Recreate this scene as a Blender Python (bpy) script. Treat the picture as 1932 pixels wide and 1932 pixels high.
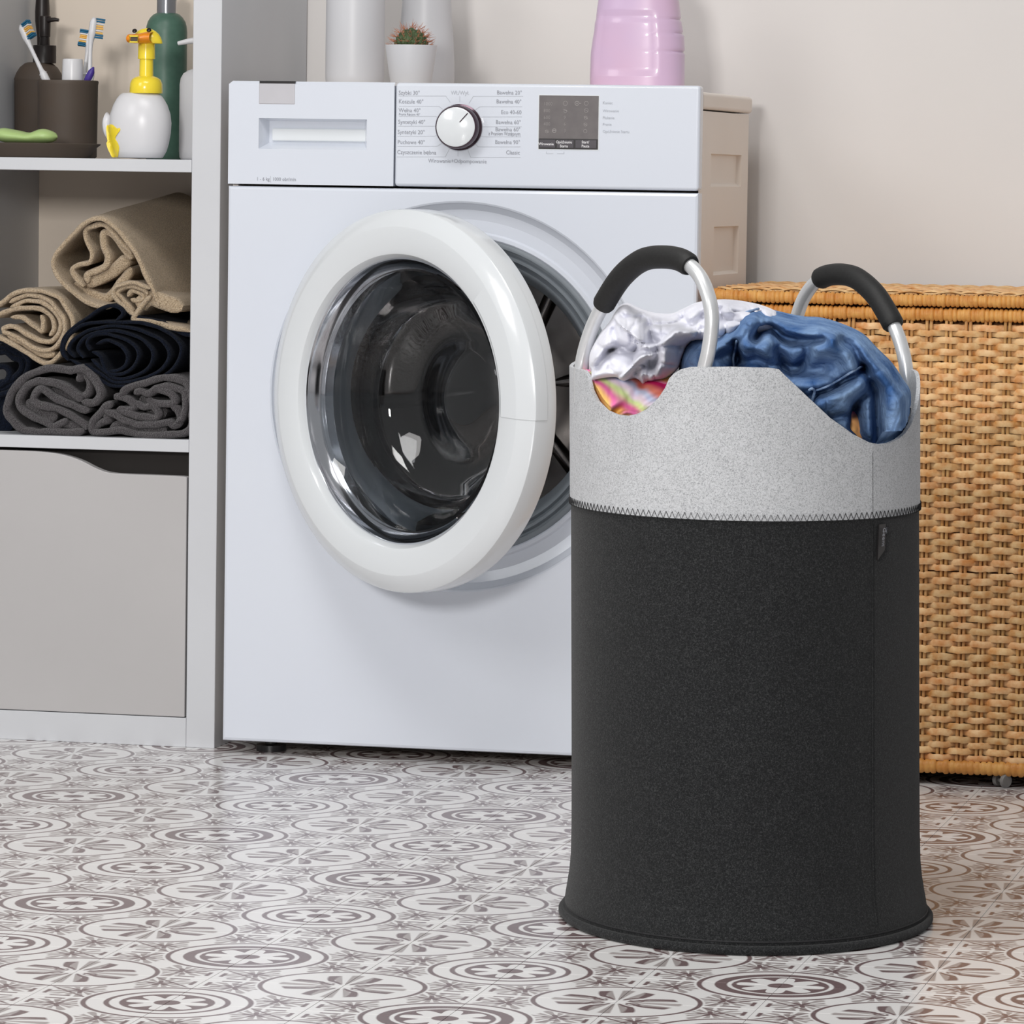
import bpy, bmesh, math, random
import numpy as np
from mathutils import Vector, Matrix

for o in list(bpy.data.objects):
    bpy.data.objects.remove(o, do_unlink=True)
SC = bpy.context.scene
COL = SC.collection
random.seed(7)
RNG = np.random.default_rng(11)

# ------------------------------------------------------------------ camera
F_PX, YAW, PITCH, ROLL = 8766.94, -0.2365076, 0.0722909, -0.0151516
CAM = np.array([1.715751, -5.576537, 0.732416])
IMG = 1932.0


def cam_axes():
    cy, sy = math.cos(YAW), math.sin(YAW)
    fw = np.array([sy, cy, 0]); rt = np.array([cy, -sy, 0]); up = np.array([0, 0, 1.0])
    cp, sp = math.cos(PITCH), math.sin(PITCH)
    f2 = fw * cp - up * sp; u2 = up * cp + fw * sp
    cr, sr = math.cos(ROLL), math.sin(ROLL)
    return rt * cr - u2 * sr, u2 * cr + rt * sr, f2


CR, CU, CW = cam_axes()
cd = bpy.data.cameras.new('camera')
cam = bpy.data.objects.new('camera', cd)
COL.objects.link(cam)
cd.sensor_width = 36.0
cd.lens = 36.0 * F_PX / IMG
cd.clip_end = 60
cam.matrix_world = Matrix(((CR[0], CU[0], -CW[0], CAM[0]), (CR[1], CU[1], -CW[1], CAM[1]),
                           (CR[2], CU[2], -CW[2], CAM[2]), (0, 0, 0, 1)))
SC.camera = cam

# ------------------------------------------------------------------ light
SC.view_settings.view_transform = 'Standard'
SC.view_settings.look = 'None'
SC.view_settings.gamma = 1.0
SC.view_settings.use_curve_mapping = False
SC.view_settings.exposure = -0.11
W = bpy.data.worlds.new('room_light')
SC.world = W
W.use_nodes = True
W.node_tree.nodes['Background'].inputs[0].default_value = (0.97, 0.985, 1.0, 1)
W.node_tree.nodes['Background'].inputs[1].default_value = 0.36


def area(name, loc, aim, size, size_y, power, col=(1, 1, 1)):
    l = bpy.data.lights.new(name, 'AREA'); l.shape = 'RECTANGLE'
    l.size = size; l.size_y = size_y; l.energy = power; l.color = col
    o = bpy.data.objects.new(name, l); COL.objects.link(o)
    o.location = loc
    o.rotation_euler = (Vector(aim) - Vector(loc)).to_track_quat('-Z', 'Y').to_euler()
    return o


area('window_light', (-2.3, -4.2, 2.9), (0.5, 0, 0.3), 1.6, 1.6, 52, (1.0, 0.985, 0.97))
area('added_front_light', (0.58, -6.6, 1.65), (0.7, 0, 0.45), 0.7, 0.6, 160, (1.0, 0.975, 0.95))  # added frontal light, placed to throw the hamper's shadow onto the chest
area('added_floor_light', (0.4, -1.9, 2.7), (0.4, -1.9, 0), 1.3, 1.0, 42, (1.0, 0.98, 0.96))  # added overhead light to brighten the floor, no known lamp

# ------------------------------------------------------------------ helpers
def ray(px, py):
    return CW + ((px - IMG / 2) / F_PX) * CR - ((py - IMG / 2) / F_PX) * CU


def at(px, py, Y):
    d = ray(px, py); return CAM + d * ((Y - CAM[1]) / d[1])


def atp(px, py, P0, n):
    d = ray(px, py); n = np.asarray(n, float)
    return CAM + d * (((np.asarray(P0) - CAM) @ n) / (d @ n))


def scale_at(Y, X=0.3):
    return F_PX / abs((np.array([X, Y, 0.5]) - CAM) @ CW)      # px per metre


def proj(P):
    d = np.asarray(P, float) - CAM
    z = d @ CW
    return IMG / 2 + F_PX * (d @ CR) / z, IMG / 2 - F_PX * (d @ CU) / z


class MB:
    def __init__(s):
        s.v = []; s.f = []

    def add(s, vs, fs):
        n = len(s.v)
        s.v.extend([tuple(float(c) for c in v) for v in vs])
        s.f.extend([tuple(i + n for i in f) for f in fs])
        return s

    def box(s, x0, x1, y0, y1, z0, z1):
        return s.add([(x0, y0, z0), (x1, y0, z0), (x1, y1, z0), (x0, y1, z0), (x0, y0, z1), (x1, y0, z1), (x1, y1, z1), (x0, y1, z1)],
                     [(0, 3, 2, 1), (4, 5, 6, 7), (0, 1, 5, 4), (1, 2, 6, 5), (2, 3, 7, 6), (3, 0, 4, 7)])

    def obox(s, c, ax, half):
        """oriented box; ax = three unit axes"""
        c = np.asarray(c, float); ax = [np.asarray(a, float) * h for a, h in zip(ax, half)]
        vs = [c + i * ax[0] + j * ax[1] + k * ax[2] for k in (-1, 1) for i, j in ((-1, -1), (1, -1), (1, 1), (-1, 1))]
        return s.add(vs, [(0, 3, 2, 1), (4, 5, 6, 7), (0, 1, 5, 4), (1, 2, 6, 5), (2, 3, 7, 6), (3, 0, 4, 7)])

    def lathe(s, prof, c=(0, 0, 0), axis=(0, 0, 1), n=48, sx=1.0, sy=1.0, u=None):
        """profile of (r, h) round an axis; r = 0 closes"""
        c = np.asarray(c, float); w = np.asarray(axis, float); w = w / np.linalg.norm(w)
        if u is None:
            u = np.array([1.0, 0, 0]) if abs(w[0]) < 0.9 else np.array([0, 1.0, 0])
        u = np.asarray(u, float); u = u - w * (u @ w); u /= np.linalg.norm(u); v = np.cross(w, u)
        vs = []; rows = []
        for r, h in prof:
            if r <= 1e-9:
                rows.append([len(vs)]); vs.append(c + w * h)
            else:
                rows.append(list(range(len(vs), len(vs) + n)))
                for k in range(n):
                    t = 2 * math.pi * k / n
                    vs.append(c + w * h + r * (sx * math.cos(t) * u + sy * math.sin(t) * v))
        fs = []
        for a, b in zip(rows[:-1], rows[1:]):
            if len(a) == 1 and len(b) == 1: continue
            for k in range(n):
                k2 = (k + 1) % n
                if len(a) == 1: fs.append((a[0], b[k2], b[k]))
                elif len(b) == 1: fs.append((a[k], a[k2], b[0]))
                else: fs.append((a[k], a[k2], b[k2], b[k]))
        return s.add(vs, fs)

    def tube(s, path, rad, n=10, closed=False, caps=True, flat=None):
        """tube along a path; rad number or list; flat=(up vector, ry/rx)"""
        P = [np.asarray(p, float) for p in path]; m = len(P)
        R = [rad] * m if np.isscalar(rad) else list(rad)
        T = []
        for i in range(m):
            a = P[i - 1] if (i > 0 or closed) else P[i]
            b = P[(i + 1) % m] if (i < m - 1 or closed) else P[i]
            t = b - a; T.append(t / (np.linalg.norm(t) + 1e-12))
        up = np.array([0, 0, 1.0]) if abs(T[0][2]) < 0.9 else np.array([1.0, 0, 0])
        if flat: up = np.asarray(flat[0], float)
        U = up - T[0] * (up @ T[0]); U /= np.linalg.norm(U)
        vs = []
        for i in range(m):
            base = up if flat else U
            U = base - T[i] * (base @ T[i]); U = U / (np.linalg.norm(U) + 1e-12)
            V = np.cross(T[i], U)
            for k in range(n):
                t = 2 * math.pi * k / n
                vs.append(P[i] + R[i] * (math.cos(t) * U + math.sin(t) * V * (flat[1] if flat else 1)))
        fs = []
        for i in range(m if closed else m - 1):
            j = (i + 1) % m
            for k in range(n):
                k2 = (k + 1) % n
                fs.append((i * n + k, i * n + k2, j * n + k2, j * n + k))
        if caps and not closed:
            fs.append(tuple(range(n - 1, -1, -1))); fs.append(tuple((m - 1) * n + k for k in range(n)))
        return s.add(vs, fs)

    def prism(s, poly, y0, y1):
        """polygon of (x, z) extruded from y0 (front) to y1"""
        n = len(poly)
        vs = [(x, y0, z) for x, z in poly] + [(x, y1, z) for x, z in poly]
        fs = [tuple(range(n)), tuple(range(2 * n - 1, n - 1, -1))]
        for k in range(n):
            k2 = (k + 1) % n
            fs.append((k, k + n, k2 + n, k2))
        return s.add(vs, fs)

    def grid(s, A, closed_u=False):
        """A: rows x cols x 3"""
        A = np.asarray(A); r, c = A.shape[:2]
        fs = []
        for i in range(r - 1):
            for j in range(c if closed_u else c - 1):
                j2 = (j + 1) % c
                fs.append((i * c + j, i * c + j2, (i + 1) * c + j2, (i + 1) * c + j))
        return s.add(A.reshape(-1, 3), fs)

    def mesh(s, name, smooth=40):
        me = bpy.data.meshes.new(name)
        me.from_pydata(s.v, [], s.f)
        bm = bmesh.new(); bm.from_mesh(me)
        bmesh.ops.recalc_face_normals(bm, faces=bm.faces)
        bm.to_mesh(me); bm.free()
        if smooth:
            me.polygons.foreach_set('use_smooth', [True] * len(me.polygons))
            if smooth < 180:
                me.set_sharp_from_angle(angle=math.radians(smooth))
        return me

    def build(s, name, mat, parent=None, smooth=40, bevel=0, seg=2):
        return link(name, s.mesh(name, smooth), mat, parent, bevel, seg)


def link(name, me, mat, parent=None, bevel=0, seg=2):
    o = bpy.data.objects.new(name, me)
    COL.objects.link(o)
    if mat is not None and not me.materials:
        me.materials.append(mat)
    if parent is not None:
        o.parent = parent
        if parent.type == 'EMPTY':
            o.matrix_parent_inverse = Matrix.Translation(-parent.location)
    if bevel:
        m = o.modifiers.new('bevel', 'BEVEL'); m.width = bevel; m.segments = seg; m.limit_method = 'ANGLE'
        m.angle_limit = math.radians(40); m.harden_normals = True
    return o


def tag(o, label, cat, group=None):
    o['label'] = label; o['category'] = cat
    if group: o['group'] = group
    return o


def thing(name, label, cat, loc, group=None):
    o = bpy.data.objects.new(name, None); COL.objects.link(o)
    o.location = tuple(float(c) for c in loc); o.empty_display_size = 0.05
    return tag(o, label, cat, group)


def structure(o):
    o['kind'] = 'structure'; return o


def catmull(P, k=6, closed=False):
    P = [np.asarray(p, float) for p in P]; n = len(P); out = []
    for i in range(n if closed else n - 1):
        p0 = P[i - 1] if (i > 0 or closed) else 2 * P[0] - P[1]
        p1 = P[i]; p2 = P[(i + 1) % n]
        p3 = P[(i + 2) % n] if (i + 2 < n or closed) else 2 * P[-1] - P[-2]
        for j in range(k):
            t = j / k
            out.append(0.5 * ((2 * p1) + (-p0 + p2) * t + (2 * p0 - 5 * p1 + 4 * p2 - p3) * t * t + (-p0 + 3 * p1 - 3 * p2 + p3) * t ** 3))
    if not closed: out.append(P[-1])
    return out


# ------------------------------------------------------------------ materials
class E:
    """a node socket with arithmetic, to write procedural patterns as formulas"""
    def __init__(s, nt, sock): s.nt = nt; s.k = sock

    def _m(s, op, *a):
        n = s.nt.nodes.new('ShaderNodeMath'); n.operation = op
        for i, x in enumerate(a):
            if isinstance(x, E): s.nt.links.new(x.k, n.inputs[i])
            else: n.inputs[i].default_value = x
        return E(s.nt, n.outputs[0])
    def __add__(s, o): return s._m('ADD', s, o)
    def __radd__(s, o): return s._m('ADD', o, s)
    def __sub__(s, o): return s._m('SUBTRACT', s, o)
    def __rsub__(s, o): return s._m('SUBTRACT', o, s)
    def __mul__(s, o): return s._m('MULTIPLY', s, o)
    def __rmul__(s, o): return s._m('MULTIPLY', s, o)
    def __truediv__(s, o): return s._m('DIVIDE', s, o)
    def rnd(s): return s._m('ROUND', s)
    def abs(s): return s._m('ABSOLUTE', s)
    def sqrt(s): return s._m('SQRT', s)
    def sin(s): return s._m('SINE', s)
    def cos(s): return s._m('COSINE', s)
    def pow(s, p): return s._m('POWER', s, p)
    def atan2(s, x): return s._m('ARCTAN2', s, x)
    def max(s, o): return s._m('MAXIMUM', s, o)
    def min(s, o): return s._m('MINIMUM', s, o)
    def wrap(s, period): return s - (s / period).rnd() * period
    def lt(s, o, soft=0.012):      # 1 where s < o
        return s._m('SUBTRACT', 0.5, (s - o) / soft)._m('MAXIMUM', s._m('SUBTRACT', 0.5, (s - o) / soft), 0.0).min(1.0)
    def gt(s, o, soft=0.012): return 1.0 - s.lt(o, soft)
    def band(s, a, b, soft=0.012): return s.gt(a, soft) * s.lt(b, soft)


def new_mat(name):
    m = bpy.data.materials.new(name); m.use_nodes = True
    nt = m.node_tree
    return m, nt, nt.nodes['Principled BSDF']


def lin(c):
    return tuple(((x / 255) / 12.92 if x / 255 <= 0.04045 else ((x / 255 + 0.055) / 1.055) ** 2.4) for x in c) + (1,)


def mat(name, rgb, rough=0.5, metal=0.0, noise=None, bump=None, coat=0, spec=0.5, sheen=0, trans=0, ior=1.45, vary=0, sub=0, world=False):
    """rgb as sRGB 0-255; noise=(scale, rgb2, detail, lo, hi); bump=(scale, strength, dist)"""
    m, nt, b = new_mat(name)
    b.inputs['Base Color'].default_value = lin(rgb)
    b.inputs['Roughness'].default_value = rough
    b.inputs['Metallic'].default_value = metal
    b.inputs['Specular IOR Level'].default_value = spec
    b.inputs['Coat Weight'].default_value = coat
    b.inputs['Coat Roughness'].default_value = 0.06
    b.inputs['Sheen Weight'].default_value = sheen
    b.inputs['Transmission Weight'].default_value = trans
    b.inputs['IOR'].default_value = ior
    if sub:
        b.inputs['Subsurface Weight'].default_value = sub
        b.inputs['Subsurface Radius'].default_value = (0.02, 0.01, 0.015)
    tc = nt.nodes.new('ShaderNodeTexCoord')
    gp_ = nt.nodes.new('ShaderNodeNewGeometry').outputs['Position'] if world else tc.outputs['Object']
    col = None
    if noise:
        n = nt.nodes.new('ShaderNodeTexNoise'); n.inputs['Scale'].default_value = noise[0]
        n.inputs['Detail'].default_value = noise[2] if len(noise) > 2 else 4
        nt.links.new(gp_, n.inputs['Vector'])
        r = nt.nodes.new('ShaderNodeValToRGB')
        r.color_ramp.elements[0].position = noise[3] if len(noise) > 3 else 0.35
        r.color_ramp.elements[1].position = noise[4] if len(noise) > 4 else 0.65
        r.color_ramp.elements[0].color = lin(rgb); r.color_ramp.elements[1].color = lin(noise[1])
        nt.links.new(n.outputs['Fac'], r.inputs['Fac'])
        col = r.outputs['Color']
    if vary:
        oi = nt.nodes.new('ShaderNodeObjectInfo')
        h = nt.nodes.new('ShaderNodeHueSaturation')
        e = E(nt, oi.outputs['Random'])
        nt.links.new(((e - 0.5) * (2 * vary) + 1.0).k, h.inputs['Value'])
        nt.links.new(((e * 7.31).sin() * 0.004 + 0.4985).k, h.inputs['Hue'])
        if col: nt.links.new(col, h.inputs['Color'])
        else: h.inputs['Color'].default_value = lin(rgb)
        col = h.outputs['Color']
    if col: nt.links.new(col, b.inputs['Base Color'])
    if bump:
        n2 = nt.nodes.new('ShaderNodeTexNoise'); n2.inputs['Scale'].default_value = bump[0]; n2.inputs['Detail'].default_value = 5
        nt.links.new(tc.outputs['Object'], n2.inputs['Vector'])
        bp = nt.nodes.new('ShaderNodeBump'); bp.inputs['Strength'].default_value = bump[1]; bp.inputs['Distance'].default_value = bump[2]
        nt.links.new(n2.outputs['Fac'], bp.inputs['Height']); nt.links.new(bp.outputs['Normal'], b.inputs['Normal'])
    return m


M = dict(
    wall=mat('wall_paint', (219, 216, 214), 0.85, noise=(3.0, (222, 219, 217), 3), bump=(60, 0.05, 0.002), spec=0.2),
    shelf=mat('shelf_white', (198, 200, 204), 0.42, noise=(6, (201, 203, 207), 3)),
    shelf_in=mat('shelf_back', (228, 215, 200), 0.7, noise=(5, (231, 218, 203), 3)),
    drawer=mat('drawer_front', (178, 176, 176), 0.4, noise=(4, (182, 180, 180), 3)),
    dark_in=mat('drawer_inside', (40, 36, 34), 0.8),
    enamel=mat('washer_enamel', (212, 217, 227), 0.2, coat=0.35, noise=(2.5, (215, 220, 229), 2)),
    side=mat('washer_side', (236, 226, 216), 0.45, noise=(5, (239, 229, 219), 2)),
    ring=mat('door_plastic', (217, 221, 224), 0.2, coat=0.4, noise=(3, (220, 224, 227), 2)),
    greytab=mat('grey_tab', (186, 185, 190), 0.4, noise=(30, (190, 189, 194), 2)),
    rubber=mat('gasket_rubber', (128, 135, 141), 0.5, noise=(20, (120, 127, 134), 3)),
    chrome=mat('chrome', (205, 207, 212), 0.12, 1.0, noise=(9, (198, 200, 206), 2)),
    steel=mat('drum_steel', (140, 135, 132), 0.24, 1.0, noise=(12, (98, 94, 92), 3)),
    black=mat('black_plastic', (28, 26, 27), 0.35, noise=(30, (34, 32, 33), 2)),
    darkrim=mat('knob_rim', (70, 52, 62), 0.18, 0.7, noise=(30, (86, 70, 78), 2)),
    display=mat('display_face', (98, 93, 94), 0.3, noise=(60, (106, 101, 101), 3)),
    button=mat('display_button', (66, 62, 68), 0.35, noise=(60, (72, 68, 74), 2)),
    print=mat('grey_print', (146, 149, 157), 0.5, noise=(40, (140, 142, 150), 2)),
    print2=mat('pale_print', (176, 180, 187), 0.5, noise=(40, (180, 184, 191), 2)),
    printd=mat('display_print', (142, 137, 136), 0.5, noise=(40, (146, 141, 140), 2)),
    printw=mat('white_print', (236, 234, 236), 0.5, noise=(40, (240, 238, 240), 2)),
    white=mat('white_ceramic', (194, 195, 199), 0.38, noise=(8, (197, 198, 202), 2)),
    whitep=mat('white_plastic', (212, 212, 215), 0.3, noise=(8, (215, 215, 218), 2)),
    alu=mat('brushed_aluminium', (222, 224, 226), 0.3, 0.55, noise=(60, (214, 216, 218), 3)),
    foam=mat('black_foam', (20, 20, 20), 0.62, noise=(400, (27, 27, 27), 2), bump=(900, 0.15, 0.0006)),
    brown=mat('brown_ceramic', (78, 67, 58), 0.62, noise=(60, (78, 68, 60), 4), bump=(500, 0.12, 0.0006)),
    brownd=mat('dark_pump', (32, 26, 25), 0.38, noise=(50, (38, 31, 30), 2)),
    soap=mat('green_soap', (166, 192, 122), 0.35, noise=(18, (174, 200, 132), 3), sub=0.1),
    yellow=mat('yellow_plastic', (240, 214, 50), 0.22, noise=(20, (243, 218, 60), 2), coat=0.3),
    orange=mat('orange_plastic', (224, 128, 18), 0.28, noise=(20, (230, 138, 28), 2)),
    green=mat('green_bottle', (72, 104, 90), 0.42, noise=(120, (78, 110, 96), 3)),
    blue=mat('blue_bristle', (24, 92, 128), 0.6, noise=(600, (34, 106, 142), 2)),
    gold=mat('orange_bristle', (226, 172, 78), 0.6, noise=(600, (236, 190, 104), 2)),
    purple=mat('purple_grip', (62, 44, 132), 0.4, noise=(60, (70, 52, 140), 2)),
    pink=mat('pink_bottle', (203, 178, 208), 0.32, noise=(9, (208, 177, 203), 3), coat=0.25),
    soil=mat('dark_soil', (58, 48, 40), 0.95, noise=(300, (84, 70, 58), 4), bump=(300, 0.6, 0.002)),
    cactus=mat('cactus_skin', (52, 68, 42), 0.55, noise=(120, (74, 92, 56), 3)),
    spine=mat('cactus_spine', (176, 112, 84), 0.5, noise=(200, (196, 136, 106), 2)),
    tow_b=mat('beige_terry', (212, 190, 160), 0.95, noise=(620, (160, 137, 107), 5, 0.38, 0.7), bump=(700, 1.0, 0.004), sheen=0.3, spec=0.1),
    tow_n=mat('navy_terry', (22, 29, 44), 0.95, noise=(620, (11, 15, 25), 5), bump=(700, 0.9, 0.003), sheen=0.04, spec=0.1),
    tow_c=mat('charcoal_terry', (84, 79, 82), 0.95, noise=(620, (46, 42, 45), 5, 0.38, 0.7), bump=(700, 1.0, 0.005), sheen=0.3, spec=0.1),
    wick=mat('wicker', (228, 190, 138), 0.5, noise=(75, (200, 136, 70), 6, 0.38, 0.70), bump=(220, 0.4, 0.001), vary=0.14, world=True),
    wick_d=mat('wicker_stake', (204, 162, 104), 0.6, noise=(60, (184, 130, 70), 4), bump=(200, 0.3, 0.001), vary=0.12, world=True),
    bind=mat('wicker_binding', (216, 162, 88), 0.5, noise=(70, (190, 122, 52), 4, 0.3, 0.72), bump=(260, 0.4, 0.001)),
    gap_dark=mat('weave_gap_dark', (112, 72, 36), 0.9, noise=(80, (94, 58, 28), 3)),
    caster=mat('grey_caster', (128, 126, 124), 0.5, noise=(60, (118, 116, 114), 2)),
    stitch=mat('black_thread', (26, 26, 28), 0.8, noise=(300, (36, 36, 38), 2)),
    cloth_w=mat('white_cotton', (222, 223, 232), 0.9, noise=(60, (212, 213, 224), 4), bump=(700, 0.25, 0.0008), sheen=0.2, spec=0.15),
    skin_black=mat('black_paint_eye', (18, 14, 14), 0.3, noise=(40, (24, 18, 18), 2)),
)


def felt(name, base, fleck, f2, amount):
    """needle felt: fine short fibres in two tones"""
    m, nt, b = new_mat(name)
    tc = nt.nodes.new('ShaderNodeTexCoord')
    geo = tc.outputs['Object']
    def fib(scale, sx, sz, rot):
        mp = nt.nodes.new('ShaderNodeMapping'); mp.inputs['Rotation'].default_value = (rot, rot * 0.7, rot * 1.3)
        mp.inputs['Scale'].default_value = (sx, sx, sz)
        nt.links.new(geo, mp.inputs['Vector'])
        n = nt.nodes.new('ShaderNodeTexNoise'); n.inputs['Scale'].default_value = scale; n.inputs['Detail'].default_value = 3
        n.inputs['Distortion'].default_value = 1.2
        nt.links.new(mp.outputs['Vector'], n.inputs['Vector'])
        return E(nt, n.outputs['Fac'])
    a = fib(900, 1.0, 0.6, 0.5); c = fib(900, 0.6, 1.0, 2.1); big = fib(26, 1, 1, 0.2)
    thin = a.max(c)
    low = a.min(c)
    fac1 = thin.gt(0.60 - amount * 0.03, 0.10)
    fac2 = low.lt(0.40, 0.10)
    def mixc(fac, c1, c2):
        x = nt.nodes.new('ShaderNodeMix'); x.data_type = 'RGBA'
        nt.links.new(fac.k, x.inputs[0])
        for i, cc in ((6, c1), (7, c2)):
            if isinstance(cc, tuple): x.inputs[i].default_value = cc
            else: nt.links.new(cc, x.inputs[i])
        return x.outputs[2]
    c1 = mixc(big.gt(0.5, 0.35), lin(base), lin(tuple(min(255, x * 1.06) for x in base)))
    c2 = mixc(fac1 * 0.8, c1, lin(fleck))
    c3 = mixc(fac2 * 0.7, c2, lin(f2))
    nt.links.new(c3, b.inputs['Base Color'])
    b.inputs['Roughness'].default_value = 0.95; b.inputs['Specular IOR Level'].default_value = 0.1
    b.inputs['Sheen Weight'].default_value = 0.08
    bp = nt.nodes.new('ShaderNodeBump'); bp.inputs['Strength'].default_value = 0.35; bp.inputs['Distance'].default_value = 0.001
    nt.links.new((a + c).k, bp.inputs['Height']); nt.links.new(bp.outputs['Normal'], b.inputs['Normal'])
    return m


M['felt_l'] = felt('light_grey_felt', (180, 182, 185), (200, 202, 205), (128, 130, 133), 1)
M['felt_d'] = felt('charcoal_felt', (33, 34, 35), (64, 65, 66), (22, 23, 24), 0)


def denim():
    m, nt, b = new_mat('blue_denim')
    tc = nt.nodes.new('ShaderNodeTexCoord')
    n = nt.nodes.new('ShaderNodeTexNoise'); n.inputs['Scale'].default_value = 30; n.inputs['Detail'].default_value = 9
    nt.links.new(tc.outputs['Object'], n.inputs['Vector'])
    r = nt.nodes.new('ShaderNodeValToRGB')
    r.color_ramp.elements[0].position = 0.3; r.color_ramp.elements[1].position = 0.72
    r.color_ramp.elements[0].color = lin((58, 90, 138)); r.color_ramp.elements[1].color = lin((134, 162, 198))
    nt.links.new(n.outputs['Fac'], r.inputs['Fac'])
    nt.links.new(r.outputs['Color'], b.inputs['Base Color'])
    w = nt.nodes.new('ShaderNodeTexWave'); w.inputs['Scale'].default_value = 420; w.inputs['Distortion'].default_value = 2
    w.bands_direction = 'DIAGONAL'
    nt.links.new(tc.outputs['Object'], w.inputs['Vector'])
    bp = nt.nodes.new('ShaderNodeBump'); bp.inputs['Strength'].default_value = 0.3; bp.inputs['Distance'].default_value = 0.0006
    n3 = nt.nodes.new('ShaderNodeTexNoise'); n3.inputs['Scale'].default_value = 130; n3.inputs['Detail'].default_value = 6
    nt.links.new(tc.outputs['Object'], n3.inputs['Vector'])
    nt.links.new((E(nt, w.outputs['Fac']) * 0.06 + E(nt, n3.outputs['Fac']) * 3.0).k, bp.inputs['Height'])
    bp.inputs['Distance'].default_value = 0.0012; bp.inputs['Strength'].default_value = 0.6
    nt.links.new(bp.outputs['Normal'], b.inputs['Normal'])
    b.inputs['Roughness'].default_value = 1.0; b.inputs['Specular IOR Level'].default_value = 0.05
    return m


M['denim'] = denim()
M['denim_pale'] = mat('pale_denim_seam', (146, 168, 196), 0.9, noise=(200, (110, 136, 172), 4), bump=(600, 0.5, 0.001))


def stripes():
    m, nt, b = new_mat('bright_striped_cotton')
    tc = nt.nodes.new('ShaderNodeTexCoord')
    n = nt.nodes.new('ShaderNodeTexNoise'); n.inputs['Scale'].default_value = 9; n.inputs['Detail'].default_value = 2
    nt.links.new(tc.outputs['Object'], n.inputs['Vector'])
    sp = nt.nodes.new('ShaderNodeSeparateXYZ'); nt.links.new(tc.outputs['Object'], sp.inputs[0])
    x = E(nt, sp.outputs[0]); z = E(nt, sp.outputs[2]); nz = E(nt, n.outputs['Fac'])
    t = (x * 9.0 + z * 13.0 + nz * 1.6)
    fr = t - t._m('FLOOR', t)
    r = nt.nodes.new('ShaderNodeValToRGB'); r.color_ramp.interpolation = 'EASE'
    cols = [(0.0, (236, 132, 178)), (0.12, (246, 176, 112)), (0.24, (250, 204, 120)), (0.36, (228, 116, 170)),
            (0.48, (222, 240, 168)), (0.6, (242, 226, 240)), (0.72, (206, 214, 238)), (0.84, (240, 142, 120)), (0.94, (214, 40, 110))]
    el = r.color_ramp.elements
    el[0].position = cols[0][0]; el[0].color = lin(cols[0][1])
    el[1].position = cols[-1][0]; el[1].color = lin(cols[-1][1])
    for p, c in cols[1:-1]:
        e = el.new(p); e.color = lin(c)
    nt.links.new(fr.k, r.inputs['Fac'])
    nt.links.new(r.outputs['Color'], b.inputs['Base Color'])
    b.inputs['Roughness'].default_value = 0.9; b.inputs['Specular IOR Level'].default_value = 0.1
    return m


M['stripes'] = stripes()


def glass(name, rgb, rough=0.02):
    m, nt, b = new_mat(name)
    b.inputs['Base Color'].default_value = lin(rgb)
    b.inputs['Transmission Weight'].default_value = 1.0
    b.inputs['Roughness'].default_value = rough
    b.inputs['IOR'].default_value = 1.5
    return m


M['glass'] = glass('door_glass', (224, 227, 230))

# floor pattern: ring medallions, leaf medallions, small fans and stars, on a square grid of tiles
TS, TX, TY, TA = 0.1262608, -0.0463385, -0.1924432, 0.0112187


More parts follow.
